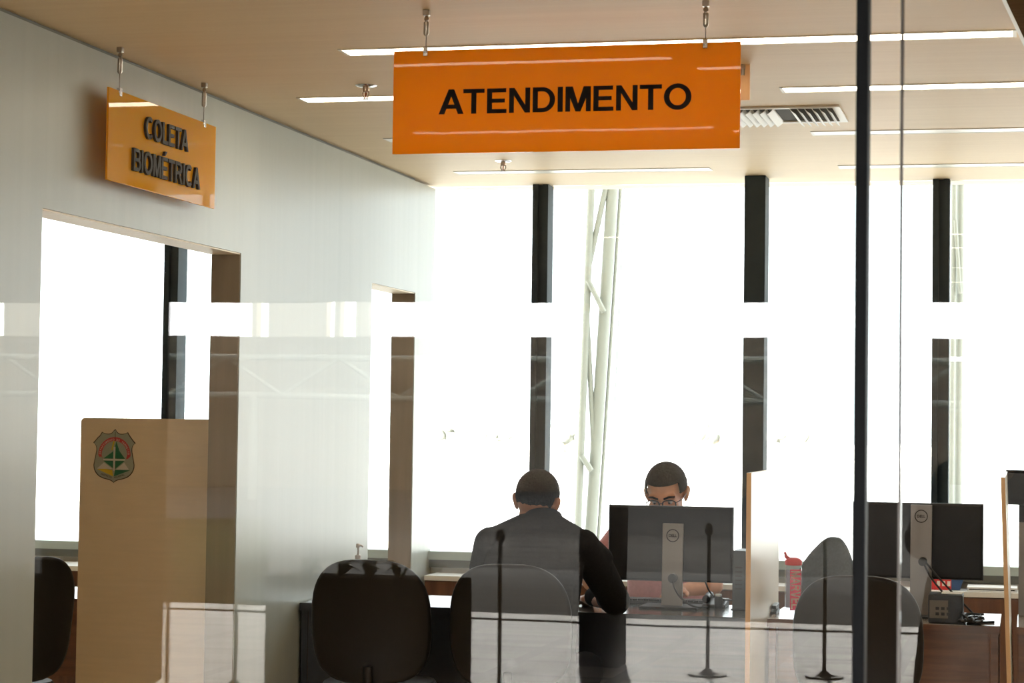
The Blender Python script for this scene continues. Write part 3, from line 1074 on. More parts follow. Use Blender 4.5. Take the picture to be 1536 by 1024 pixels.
def make_chair(name, label, mat, w_top=.43, w_mid=.485, h=.50, z0=.485, fabric=False):
    """faces +y; backrest at the rear"""
    t = thing(name, label, 'chair')
    out = superellipse(w_top, w_mid, h)
    m = MB()
    rings = []
    for sc, dy in ((.94, -.016), (.985, -.013), (1.0, -.002), (.985, .010), (.94, .014)):
        ring = []
        for x, z in out:
            xx, zz = x * sc, h / 2 + (z - h / 2) * sc
            bow = .05 * (xx / (w_mid / 2)) ** 2 - .10 * (zz / h) ** 2
            ring.append(Vector((xx, -.21 + dy + bow, z0 + zz)))
        rings.append(ring)
    m.ring_loft(rings, cap=False)
    for ring_i, sgn in ((0, 1), (4, -1)):
        base = rings[ring_i]
        c = Vector((0, sum(p.y for p in base) / len(base) - .028, z0 + h / 2))
        prev = None
        levels = [1.0, .75, .5, .25]
        loops = []
        for lv in levels:
            loops.append([Vector((p.x * lv, -.21 + (-.016 if ring_i == 0 else .014) + .05 * (p.x * lv / (w_mid / 2)) ** 2 - .10 * ((h / 2 + (p.z - z0 - h / 2) * lv) / h) ** 2, z0 + h / 2 + (p.z - z0 - h / 2) * lv)) for p in base])
        m.ring_loft(loops, cap=False)
        vs = [m.bm.verts.new(p) for p in loops[-1]]
        m.bm.faces.new(vs)
    bmesh.ops.remove_doubles(m.bm, verts=m.bm.verts, dist=.0004)
    m.build('backrest', mat, t, smooth=True)
    s = MB()
    so = [(x, z) for x, z in superellipse(.44, .46, .44)]
    s.ring_loft([[Vector((x * k, z * k - .20 + .22 * (1 - k), zz)) for x, z in so] for k, zz in ((.93, .42), (1, .435), (1, .455), (.95, .475))])
    s.build('seat', mat, t, smooth='auto')
    MB().tube([(0, -.02, .41), (0, -.19, .41), (0, -.245, .46), (0, -.262, .56)], [.022, .022, .02, .018], 10).build('back_support', M['chair'], t, smooth=True)
    MB().lathe((0, 0, 0), [(.045, .425), (.03, .40), (.024, .38), (.024, .12), (.034, .10), (.034, .07)], 16).build('gas_column', M['chair'], t, smooth='auto')
    for k in range(5):
        a = 2 * PI * k / 5 + .3
        d = Vector((math.cos(a), math.sin(a), 0))
        arm = MB().tube([d * .02 + Vector((0, 0, .095)), d * .28 + Vector((0, 0, .068))], [.022, .014], 8).build('base_arm', M['chair'], t, smooth=True)
        c = d * .28
        sd = Vector((-d.y, d.x, 0))
        MB().cyl(c + sd * -.022 + Vector((0, 0, .026)), c + sd * .022 + Vector((0, 0, .026)), .026, 14).build('caster', M['chair'], arm)
    return t


chair0 = make_chair('office_chair', 'empty black chair in front of the dark desk, nearest the left wall', M['chair'])


def put(o, pxc, pytop, y, rz, z_top=None):
    p = P(pxc, pytop, y=y)
    o.location = (p.x, y, 0)
    o.rotation_euler = (0, 0, rz)
    return o


G = 'black plastic visitor chairs'
chair0['group'] = G
put(chair0, 571, 840, 8.42, .12)
c2 = put(dup(chair0, 'black chair under the man in the grey jacket'), 777, 846, 8.40, .10)
c3 = put(dup(chair0, 'empty black chair crossed by the thin black glass mullion at right'), 1291, 851, 8.33, .03)
c4 = put(dup(chair0, 'black chair seen through the wide wall opening at left edge'), -6, 828, 7.9, .95)
cop = make_chair('office_chair', 'charcoal fabric chair standing behind the red lidded bottle', M['chair_fabric'], .15, .31, .54, .47)
put(cop, 1213, 808, 10.05, PI - .3)
cop2 = dup(cop, 'charcoal chair carrying the man in spectacles, hidden behind the left monitor')
p = P(1000, 760, y=10.12)
cop2.location = (p.x, 10.16, 0)
cop2.rotation_euler = (0, 0, PI)


# ================================================================== MONITORS AND DESK THINGS
def monitor(label, corners, yb, stand_px, y_top, col_bottom_y, tilt, logo_y, rot=0, neck_shift=0):
    """corners: left, right, top, bottom pixels of the housing"""
    l, r, tp, bt = corners
    pl, pr = P(l, (tp + bt) / 2, y=yb), P(r, (tp + bt) / 2, y=yb)
    zt, zb_ = P((l + r) / 2, tp, y=yb).z, P((l + r) / 2, bt, y=yb).z
    xc = (pl.x + pr.x) / 2
    w2 = (pr.x - pl.x) / 2
    t = thing('monitor', label, 'monitor', (xc, yb, DZ))
    R4 = Matrix.Translation((xc, yb, (zt + zb_) / 2)) @ Matrix.Rotation(rot, 4, 'Z') @ Matrix.Rotation(tilt, 4, 'X')
    hh = (zt - zb_) / 2
    # housing: flat back shell with softly chamfered rim
    rings = []
    for s, d in ((1.0, .030), (1.0, .012), (.985, .004), (.955, 0.0)):
        rings.append([R4 @ Vector((sx * (w2 - (1 - s) * .25), d, sz * (hh - (1 - s) * .25))) for sx, sz in ((-1, -1), (1, -1), (1, 1), (-1, 1))])
    MB().ring_loft(rings).build('housing', M['mon'], t, .0012)
    MB().box((-w2 + .008, .0302, -hh + .014), (w2 - .008, .0315, hh - .008), R4).build('screen', emis('screen_dim', (.5, .6, .8), .25), t)
    # stand: riser plate in front of the back shell, from the desk up to y_top
    s0, s1 = P(stand_px[0], y_top, y=yb - .03).x, P(stand_px[1], y_top, y=yb - .03).x
    zt2 = P((stand_px[0] + stand_px[1]) / 2, y_top, y=yb - .03).z
    st = MB()
    st.slab([Vector((s0, yb - .048, DZ + .008)), Vector((s1, yb - .048, DZ + .008)), Vector((s1, yb - .030, zt2)), Vector((s0, yb - .030, zt2))], (0, .02, 0))
    st = st.build('stand_riser', M['mon_grey'], t, .002)
    xm = (s0 + s1) / 2
    MB().cyl((xm, yb - .012, (zt + zb_) / 2 - .02), (xm, yb + .006, (zt + zb_) / 2 - .02), .035, 20).build('mount_hub', M['mon'], t)
    bw = .125
    MB().box((xm - bw * 1.0, yb - .15, DZ), (xm + bw * 1.0, yb + .06, DZ + .010)).build('base', M['mon'], t, .003)
    # round maker's mark on the riser
    lz = P(xm, logo_y, y=yb).z
    lz = P((stand_px[0] + stand_px[1]) / 2, logo_y, y=yb - .03).z
    yy = yb - .048 + .018 * (lz - DZ) / (zt2 - DZ) - .0006
    rr = (s1 - s0) * .31
    mk = MB()
    sl_ = .018 / (zt2 - DZ - .008)
    yz = lambda z: yb - .048 + sl_ * (z - DZ - .008) - .0008
    pts = [Vector((xm + rr * math.cos(2 * PI * k / 40), yy - .0002, lz + rr * math.sin(2 * PI * k / 40))) for k in range(40)]
    ins = [Vector((xm + rr * .86 * math.cos(2 * PI * k / 40), yy - .0002, lz + rr * .86 * math.sin(2 * PI * k / 40))) for k in range(40)]
    for q_ in pts + ins:
        q_.y = yz(q_.z)
    for k in range(40):
        mk.bm.faces.new([mk.bm.verts.new(p) for p in (pts[k], pts[(k + 1) % 40], ins[(k + 1) % 40], ins[k])])
    mk.build('round_mark', M['mon'], st)
    text_mesh('mark_lettering', 'DELL', M['mon'], st, (xm - rr * .62, yz(lz - rr * .2), lz - rr * .20), (1, 0, 0), (0, sl_, 1), rr * 1.24, rr * .42, .0006, .02)
    hz = P(xm, col_bottom_y, y=yb).z
    return t, xm, st


m1, xm1, st1 = monitor('black monitor seen from behind, hiding the face of the man in spectacles', (912, 1099.5, 758.5, 872), 9.30, (994, 1025), 785, 900, 0, 803)
m2, xm2, st2 = monitor('black monitor seen from behind on the right desk, partly behind the black mullion', (1279, 1475, 754, 868), 9.25, (1366, 1398), 757, 900, 0, 774)


def cable(parent, name, pts, r=.0035, mat=None):
    # smooth path through points
    P_ = [Vector(p) for p in pts]
    out = []
    for i in range(len(P_) - 1):
        a, b, c, d = P_[max(i - 1, 0)], P_[i], P_[i + 1], P_[min(i + 2, len(P_) - 1)]
        for k in range(8):
            t_ = k / 8
            out.append(.5 * ((2 * b) + (c - a) * t_ + (2 * a - 5 * b + 4 * c - d) * t_ ** 2 + (3 * b - a - 3 * c + d) * t_ ** 3))
    out.append(P_[-1])
    return MB().tube(out, r, 8).build(name, mat or M['cable_black'], parent, smooth=True)


yv = 9.235
MB().lathe((0, 0, 0), [(.02, 0), (.022, .003), (.02, .012)], 16)
q = P(1009, 867, y=yv)
MB().cyl((q.x, yv - .012, q.z), (q.x, yv + .02, q.z), .020, 16).build('cable_clip', M['cable_black'], m1)
cable(m1, 'power_cable', [P(1009, 868, y=yv), P(1012, 882, y=yv - .03), P(1022, 897, y=yv - .05), P(1040, 909, y=yv - .06), P(1062, 911, z=DZ + .005)], .004)
cable(m1, 'video_cable', [P(1058, 872, y=9.29), P(1064, 886, y=9.30), P(1075, 897, y=9.32), P(1098, 900, y=9.33)], .004)
yv = 9.17
q = P(1384, 842, y=yv)
MB().cyl((q.x, yv - .012, q.z), (q.x, yv + .02, q.z), .018, 16).build('cable_clip', M['cable_black'], m2)
cable(m2, 'power_cable', [P(1385, 843, y=yv), P(1398, 868, y=yv - .02), P(1425, 900, y=yv - .05), P(1452, 926, y=9.0)], .0042)
cable(m2, 'video_cable', [P(1389, 843, y=yv), P(1408, 866, y=yv - .02), P(1436, 896, y=yv - .05), P(1462, 922, y=9.03)], .0042)

# tangle of cable ends on the right desk
t = thing('cable_bundle', 'tangle of black cables on the brown desk below the right monitor', 'cables', P(1458, 930, z=DZ))
rnd = random.Random(3)
for k in range(7):
    a = P(1448 + rnd.uniform(-6, 6), 926 + rnd.uniform(-3, 6), z=DZ + .006)
    pts = [a]
    for q in range(4):
        pts.append(P(1446 + rnd.uniform(-10, 30), 924 + rnd.uniform(-4, 9), z=DZ + .008 + rnd.uniform(0, .035)))
    cable(t, 'cable', pts, .0045)
cable(t, 'cable', [P(1452, 930, z=DZ + .006), P(1468, 933, z=DZ + .005), P(1491, 932.5, z=DZ + .005)], .005)
MB().cbox(P(1462, 933, z=DZ + .010), (.05, .03, .018)).build('plug', M['cable_black'], t, .004)

# small desktop computer under the right monitor
yk = 8.91
a, b = P(1392, 930, y=yk), P(1444, 893, y=yk)
t = thing('desktop_computer', 'small desktop computer with rear ports, under the right monitor', 'computer', ((a.x + b.x) / 2, yk + .1, DZ))
MB().box((a.x, yk, DZ + .004), (b.x, yk + .17, b.z)).build('case', M['pc'], t, .003)
MB().box((a.x + .006, yk - .0015, DZ + .022), (a.x + (b.x - a.x) * .58, yk - .0002, b.z - .022)).build('port_panel', M['pc_grey'], t)
for i in range(3):
    for k_ in range(2):
        x = a.x + .03 + i * .022
        z = DZ + .034 + k_ * .022
        MB().box((x, yk - .004, z), (x + .014, yk - .0016, z + .012)).build('port', M['pc'], t)
MB().box((a.x + .05, yk + .06, b.z + .0003), (b.x - .004, yk + .165, b.z + .002)).build('lid_highlight', M['paper'], t)  # white sheet stands in for light falling on the case top

# keyboard and mouse on the dark desk
a, b = P(921, 905, z=DZ), P(992, 906, z=DZ)
t = thing('keyboard', 'low black keyboard lying left of the left monitor stand', 'keyboard', ((a.x + b.x) / 2, 9.33, DZ))
kx0, kx1 = a.x, a.x + .405
MB().box((kx0, 9.37, DZ + .001), (kx1, 9.485, DZ + .016)).build('tray', M['pc'], t, .003)
kk = MB()
for i in range(5):
    for q in range(16):
        kk.cbox((kx0 + .018 + q * .0246, 9.382 + i * .0215, DZ + .020), (.021, .018, .008))
kk.build('keys', M['pc'], t)
q = P(913, 904, z=DZ)
t = thing('mouse', 'small white and black computer mouse beside the grey jacket sleeve', 'mouse', (q.x, 9.36, DZ))
MB().ell((q.x, 9.36, DZ + .014), (.026, .045, .017)).build('shell', M['white'], t, smooth=True)
MB().box((q.x - .028, 9.31, DZ + .0005), (q.x + .028, 9.41, DZ + .006)).build('underside', M['pc'], t, .002)

q = P(1084, 904, z=DZ)
t = thing('desk_phone', 'black desk telephone lying right of the left monitor stand', 'telephone', (q.x, 9.36, DZ))
MB().slab([Vector((q.x - .05, 9.30, DZ)), Vector((q.x - .05, 9.44, DZ)), Vector((q.x - .05, 9.44, DZ + .035)), Vector((q.x - .05, 9.30, DZ + .015))], (.10, 0, 0)).build('body', M['pc'], t, .004)
MB().tube([(q.x - .035, 9.31, DZ + .035), (q.x - .035, 9.34, DZ + .045), (q.x - .035, 9.41, DZ + .052), (q.x - .035, 9.44, DZ + .045)], [.017, .012, .012, .017], 10).build('handset', M['pc'], t, smooth=True)
MB().box((q.x + .0, 9.32, DZ + .026), (q.x + .04, 9.42, DZ + .034)).build('keypad', M['mon_grey'], t, .002)

q = P(1090, 905, z=DZ)
t = thing('ink_pot', 'little black pot with white cap right of the left monitor', 'pot', (q.x, 9.30, DZ))
MB().lathe((q.x, 9.30, DZ), [(.016, 0), (.018, .003), (.018, .045), (.014, .052)], 18).build('body', M['pc'], t, smooth='auto')
MB().lathe((q.x, 9.30, DZ), [(.0145, .0525), (.0145, .060), (.012, .062)], 18).build('cap', M['white'], t, smooth='auto')

yq = 9.22
a, b = P(1098, 916, y=yq), P(1119, 826, y=yq)
t = thing('computer_tower', 'slim dark computer standing upright between left monitor and white screen', 'computer', ((a.x + b.x) / 2, yq + .1, DZ))
MB().box((a.x, yq, DZ + .004), (b.x - .002, yq + .18, b.z)).build('case', pm('tower_slate', (.035, .045, .05), .4), t, .004)
MB().box((a.x - .008, yq + .02, DZ), (b.x, yq + .16, DZ + .0045)).build('foot', M['pc'], t)
for k in range(6):
    MB().box((a.x + .012, yq - .0015, DZ + .09 + k * .018), (b.x - .014, yq - .0002, DZ + .097 + k * .018)).build('vent_slot', M['pc'], t)

# water bottle with red lid
yq = 8.98
a, b = P(1177, 925, y=yq), P(1203, 848, y=yq)
xc, rb_ = (a.x + b.x) / 2, (b.x - a.x) / 2
zb_ = DZ
zs = b.z
t = thing('water_bottle', 'clear water bottle with red flip lid and red lettered label', 'bottle', (xc, yq, DZ))
MB().lathe((xc, yq, 0), [(rb_ * .9, zb_ + .0005), (rb_, zb_ + .006), (rb_, zs - .03), (rb_ * .97, zs - .012), (rb_ * .88, zs)], 32).build('body', M['bottle'], t, smooth='auto')
zl = P(1190, 828, y=yq).z
MB().lathe((xc, yq, 0), [(rb_ * .92, zs + .0005), (rb_ * 1.02, zs + .003), (rb_ * 1.02, zs + .018), (rb_ * .8, zs + .028), (rb_ * .45, zs + .033)], 32).build('lid', M['red'], t, smooth='auto')
MB().tube([(xc - rb_ * .4, yq, zs + .025), (xc - rb_ * .85, yq, zs + .034), (xc - rb_ * 1.05, yq, zl)], [.008, .008, .005], 10).build('spout', M['red'], t, smooth=True)


def curved_patch(name, mat, a0, a1, z0, z1, rad):
    m = MB()
    n = 12
    ring = lambda z, rr: [Vector((xc + rr * math.sin(a0 + (a1 - a0) * k / n), yq - rr * math.cos(a0 + (a1 - a0) * k / n), z)) for k in range(n + 1)]
    lo = ring(z0, rad) + list(reversed(ring(z0, rad - .0006)))
    hi = ring(z1, rad) + list(reversed(ring(z1, rad - .0006)))
    m.ring_loft([lo, hi])
    return m.build(name, mat, t)


zla, zlb = P(1190, 914, y=yq).z, P(1190, 853, y=yq).z
curved_patch('label', M['label'], -.28, 1.15, zla, zlb, rb_ + .0015)
curved_patch('label_stripe', M['label_grey'], -.85, -.30, zla + .01, zlb - .005, rb_ + .0012)
# lettering reads downwards along the label, wrapped on the bottle
wl = bold_text('label_lettering', 'MARVEL', M['label_white'], t, (0, 0, 0), (1, 0, 0), (0, 0, 1), 1, 1, .0005)
o0 = origin_of(t)
b_m = bmesh.new()
b_m.from_mesh(wl.data)
bmesh.ops.subdivide_edges(b_m, edges=b_m.edges[:], cuts=5, use_grid_fill=True)
b_m.to_mesh(wl.data)
b_m.free()
for v in wl.data.vertices:
    co = v.co + o0
    s, h = co.x, co.z
    ang = -.16 + h * 1.15
    rr = rb_ + .0022
    v.co = Vector((xc + rr * math.sin(ang), yq - rr * math.cos(ang), zlb - .006 - s * (zlb - zla - .012))) - o0

# little black object by the bottle foot
q = P(1170, 914, z=DZ)
t = thing('stapler', 'small black stapler lying between white screen and water bottle', 'stapler', (q.x, 9.12, DZ))
MB().slab([Vector((q.x - .012, 9.08, DZ)), Vector((q.x - .012, 9.20, DZ)), Vector((q.x - .012, 9.20, DZ + .018)), Vector((q.x - .012, 9.08, DZ + .010))], (.026, 0, 0)).build('base', M['pc'], t, .002)
MB().slab([Vector((q.x - .010, 9.09, DZ + .022)), Vector((q.x - .010, 9.20, DZ + .020)), Vector((q.x - .010, 9.20, DZ + .042)), Vector((q.x - .010, 9.09, DZ + .036))], (.022, 0, 0)).build('arm', M['pc'], t, .003)

# hand gel pump bottle on the dark desk, behind the empty chair
yq2 = 9.10
q = P(537, 838, y=yq2)
t = thing('pump_bottle', 'clear hand gel bottle with pump peeking over the empty black chair', 'bottle', (q.x, yq2, DZ))
zt = P(537, 815, y=yq2).z
zsh = P(537, 841, y=yq2).z
MB().lathe((q.x, yq2, 0), [(.030, DZ), (.033, DZ + .004), (.033, zsh - .02), (.026, zsh - .005), (.011, zsh + .004), (.011, zsh + .008)], 24).build('body', M['bottle'], t, smooth='auto')
MB().lathe((q.x, yq2, 0), [(.013, zsh + .008), (.0135, zsh + .024), (.010, zsh + .026), (.004, zsh + .028), (.004, zt - .018)], 18).build('collar', pm('pump_grey', (.50, .45, .42), .4), t, smooth='auto')
m = MB()
m.lathe((q.x, yq2, 0), [(.009, zt - .018), (.010, zt - .008), (.008, zt)], 16)
m.tube([(q.x, yq2, zt - .008), (q.x + .02, yq2 - .01, zt - .008), (q.x + .026, yq2 - .013, zt - .014)], .0035, 8)
m.build('pump_head', pm('pump_pink', (.62, .54, .5), .4), t, smooth='auto')

# things on the credenza at the right
yq3 = 10.80
a, b = P(1396, 880, y=yq3), P(1446, 868, y=yq3)
zc = DZ
t = thing('card_box', 'flat red and blue printed box lying on the window cabinet under right monitor', 'box', ((a.x + b.x) / 2, yq3, DZ))
xa, xb_ = a.x, b.x
hb = b.z - DZ + .006
MB().box((xa, yq3, DZ + .0005), (xa + (xb_ - xa) * .62, yq3 + .16, DZ + hb)).build('red_half', M['redcard'], t, .001)
MB().slab([Vector((xa + (xb_ - xa) * .62, yq3, DZ + .0005)), Vector((xb_ - .02, yq3, DZ + .0005)), Vector((xb_, yq3, DZ + hb)), Vector((xa + (xb_ - xa) * .62, yq3, DZ + hb))], (0, .16, 0)).build('blue_half', M['blue'], t)
for k in range(3):
    MB().box((xa + .03 + k * .025, yq3 - .001, DZ + hb * .3), (xa + .045 + k * .025, yq3 - .0002, DZ + hb * .7)).build('print_mark', M['label_white'], t)
a, b = P(1450, 888, z=DZ), P(1526, 889, z=DZ)
t = thing('paper_tray', 'white paper tray with a dark slot on the window cabinet at right', 'tray', ((a.x + b.x) / 2, 10.85, DZ))
MB().box((a.x, 10.74, DZ + .0005), (b.x, 10.95, DZ + .008)).build('base', M['white'], t, .002)
MB().box((a.x + .01, 10.745, DZ + .0082), (b.x - .012, 10.94, DZ + .013)).build('slot', M['pc'], t)
MB().box((a.x, 10.75, DZ + .0132), (b.x, 10.95, DZ + .022)).build('paper_stack', M['paper'], t)

# device at the right picture edge
yq4 = 9.39
x0, x1 = P(1510, 740, y=yq4).x, P(1560, 740, y=yq4).x
zt, zb_ = P(1525, 705, y=yq4).z, P(1525, 757, y=yq4).z
t = thing('scanner_head', 'black box shaped device on a beige column at right picture edge', 'device', ((x0 + x1) / 2, yq4, DZ))
MB().box((x0, yq4, zb_), (x1 + .25, yq4 + .08, zt - .008)).build('head', pm('device_black', (.012, .014, .018), .4), t, .004)
MB().box((x0 - .004, yq4 - .006, zt - .007), (x1 + .255, yq4 + .088, zt)).build('cap', M['mon'], t, .001)
xm_ = P(1528, 800, y=yq4).x
zm_ = P(1528, 783, y=yq4).z
MB().box((xm_, yq4 + .005, zm_), (xm_ + .12, yq4 + .07, zb_ - .0005)).build('neck', pm('device_black2', (.012, .014, .018), .4), t, .002)
MB().box((xm_, yq4 + .005, DZ + .001), (xm_ + .12, yq4 + .07, zm_ - .0005)).build('column', M['mon_grey'], t, .002)

#@@PEOPLE
# ================================================================== PEOPLE
def seated_person(name, label, X, Y, face, skin, zhead, hx, headT, elbows, hands, top_mat, top_name, sleeve, sh_z, collar=True, lean=.0):
    pass


def rotz(a):
    return Matrix.Rotation(a, 4, 'Z')


# --- man in the grey jacket, seen from behind, leaning on the desk
X1 = P(798, 900, y=8.50).x
pr = thing('person', 'man seen from behind in charcoal jacket, seated leaning at the dark desk', 'person', (X1, 8.48, 0))
hc = P(806, 754, y=8.72)
HT = Matrix.Translation((hc.x, 8.72, hc.z)) @ Matrix.Rotation(math.radians(-5), 4, 'Z') @ Matrix.Rotation(math.radians(5), 4, 'Y') @ Matrix.Rotation(math.radians(-9), 4, 'X') @ Matrix.Scale(1.07, 4)


def L(x, y, z):
    return Vector((X1 + x, y, z))


b = Blob(HT)
head_shapes(b)
b.T = Matrix.Identity(4)
neck = HT @ Vector((0, -.05, -.15))
b.limb([neck, L(.01, 8.60, 1.08)], [.062, .07])
b.torso([(L(0, 8.44, .50), .165, .12), (L(0, 8.45, .72), .15, .10), (L(0, 8.50, .92), .165, .10), (L(0, 8.56, 1.05), .16, .085)])
EL, ER = L(-.275, 8.80, .800), L(.285, 8.80, .800)
HL, HR = L(-.10, 9.04, .782), L(.13, 9.05, .782)
for s, e, h in ((-1, EL, HL), (1, ER, HR)):
    b.limb([L(s * .175, 8.57, 1.05), e, h], [.055, .042, .028])
    d = Vector((-s * .35, 1, -.05))
    hand_shapes(b, h, d, (0, 0, 1), s, .35)
    b.limb([L(s * .09, 8.46, .49), L(s * .15, 8.93, .50), L(s * .15, 8.98, .12), L(s * .15, 9.08, .06)], [.075, .055, .04, .03])
body = b.build('body', M['skin'], pr, .006, 5)
body.data.materials.clear(); body.data.materials.append(M['skin'])
# jacket
b = Blob()
b.torso([(L(0, 8.44, .42), .205, .155), (L(0, 8.44, .55), .20, .15), (L(0, 8.46, .75), .20, .135), (L(0, 8.50, .92), .215, .13), (L(0, 8.55, 1.02), .205, .115), (L(.003, 8.58, 1.08), .155, .10), (L(.01, 8.61, 1.125), .098, .082), (L(.014, 8.63, 1.150), .080, .072)])
b.limb([L(-.19, 8.57, 1.030), L(-.235, 8.66, .93), EL, L(-.20, 8.93, .80), L(-.12, 9.01, .795)], [.075, .070, .062, .050, .042])
b.limb([L(.19, 8.57, 1.030), L(.24, 8.66, .93), ER, L(.22, 8.94, .80), L(.15, 9.02, .795)], [.075, .072, .064, .050, .042])
b.limb([L(-.19, 8.57, 1.035), L(-.06, 8.60, 1.10)], [.062, .060])
b.limb([L(.19, 8.57, 1.035), L(.07, 8.60, 1.10)], [.062, .060])
b.limb([L(.23, 8.60, 1.02), L(.265, 8.64, .985)], [.045, .04])
jk = b.build('jacket', M['jacket'], pr, .007, 5)
jk.data.materials.clear(); jk.data.materials.append(M['jacket'])
# collar ring
cpts = [HT @ Vector((.078 * math.cos(a), .066 * math.sin(a) - .058, -.142 - .012 * math.sin(a))) for a in [2 * PI * k / 28 for k in range(28)]]
m = MB()
rings = []
for k in range(28):
    c = cpts[k]
    out = (c - (HT @ Vector((0, -.058, -.145)))).normalized()
    upv = (HT.to_3x3() @ Vector((0, 0, 1))).normalized()
    rings.append([c + out * .007 * math.cos(q) + upv * .020 * math.sin(q) for q in [2 * PI * i / 8 for i in range(8)]])
m.ring_loft(rings, cap=False, closed=True)
m.build('collar', M['jacket'], pr, smooth=True)
b = Blob()
for s in (-1, 1):
    b.limb([L(s * .09, 8.46, .485), L(s * .15, 8.93, .50), L(s * .15, 8.97, .30), L(s * .15, 8.98, .09)], [.095, .078, .062, .058])
b.limb([L(-.09, 8.45, .49), L(.09, 8.45, .49)], [.10, .10])
tr_ = b.build('trousers', M['trousers'], pr, .01, 4)
tr_.data.materials.clear(); tr_.data.materials.append(M['trousers'])
for s in (-1, 1):
    b = Blob()
    b.limb([L(s * .15, 8.95, .05), L(s * .155, 9.08, .04), L(s * .16, 9.17, .032)], [.048, .040, .030])
    sh = b.build('shoe', M['shoe'], pr, .008, 3)
    sh.data.materials.clear(); sh.data.materials.append(M['shoe'])


def keep_back(c):
    # short hair: whole crown and back down to the nape, above the ears, forehead free
    if c.z > .085:
        return True
    if c.y > .055:
        return c.z > .06
    if c.y > .01:
        return c.z > .015
    if c.y > -.035:
        return c.z > .026
    return c.z > -.058


hair_cap(HT, pr, keep_back, .0055)
for s in (-1, 1):
    MB().ell(HT @ Vector((s * .032, .086, 0)), (.012, .012, .012)).build('eye', M['eye'], pr, smooth=True)

# --- man in spectacles behind the left monitor
YM = 10.02
X2 = P(999, 800, y=YM).x
pr = thing('person', 'man with spectacles and pink shirt seated facing us behind the left monitor', 'person', (X2, YM, 0))
hc = P(999.5, 744, y=9.82)
FT = Matrix.Translation((hc.x, 9.82, hc.z + .008)) @ Matrix.Rotation(PI - .07, 4, 'Z') @ Matrix.Rotation(math.radians(2), 4, 'Y') @ Matrix.Rotation(math.radians(-20), 4, 'X') @ Matrix.Scale(1.12, 4)


def L2(x, y, z):
    return Vector((X2 + x, YM - y, z))      # y counted towards the desk


b = Blob(FT)
head_shapes(b)
b.T = Matrix.Identity(4)
nk = FT @ Vector((0, -.05, -.16))
b.limb([nk, L2(0, .02, 1.07)], [.060, .068])
b.torso([(L2(0, -.05, .50), .16, .12), (L2(0, -.04, .72), .15, .10), (L2(0, 0, .92), .165, .10), (L2(0, .02, 1.05), .155, .085)])
E2L, E2R = L2(-.315, .20, .80), L2(.26, .22, .80)
H2L, H2R = L2(-.215, .37, .785), L2(.13, .37, .785)
for s, e, h in ((-1, E2L, H2L), (1, E2R, H2R)):
    b.limb([L2(s * .185, .02, 1.04), e, h], [.054, .044, .029])
    d = Vector((-s * .3 if s > 0 else .25, -1, -.03))
    hand_shapes(b, h, d, (0, 0, 1), -s, .4)
    b.limb([L2(s * .09, -.03, .49), L2(s * .13, .40, .50), L2(s * .13, .42, .12), L2(s * .13, .50, .06)], [.075, .055, .04, .03])
body = b.build('body', M['skin2'], pr, .006, 5)
body.data.materials.clear(); body.data.materials.append(M['skin2'])
b = Blob()
b.torso([(L2(0, -.05, .48), .19, .145), (L2(0, -.04, .60), .19, .14), (L2(0, -.02, .80), .19, .13), (L2(0, 0, .94), .20, .125), (L2(0, .02, 1.04), .195, .105), (L2(0, .03, 1.09), .14, .09), (L2(0, .04, 1.12), .085, .075)])
b.limb([L2(-.19, .02, 1.03), L2(-.265, .10, .92)], [.070, .066])
b.limb([L2(.19, .02, 1.03), L2(.235, .10, .92)], [.070, .066])
sh = b.build('shirt', M['pink'], pr, .008, 4)
sh.data.materials.clear(); sh.data.materials.append(M['pink'])
b = Blob()
for s in (-1, 1):
    b.limb([L2(s * .09, -.03, .485), L2(s * .13, .40, .50), L2(s * .13, .42, .30), L2(s * .13, .42, .09)], [.092, .076, .06, .056])
b.limb([L2(-.09, -.04, .49), L2(.09, -.04, .49)], [.098, .098])
tr_ = b.build('trousers', M['trousers'], pr, .01, 4)
tr_.data.materials.clear(); tr_.data.materials.append(M['trousers'])
for s in (-1, 1):
    b = Blob()
    b.limb([L2(s * .13, .40, .05), L2(s * .135, .52, .04), L2(s * .14, .60, .032)], [.048, .040, .030])
    so_ = b.build('shoe', M['shoe'], pr, .008, 3)
    so_.data.materials.clear(); so_.data.materials.append(M['shoe'])


def keep_front(c):
    if c.y > .045:
        return c.z > .066 + .15 * max(0, abs(c.x) - .045)
    if c.y > .0:
        return c.z > .022
    if c.y > -.035:
        return c.z > .026
    return c.z > -.040


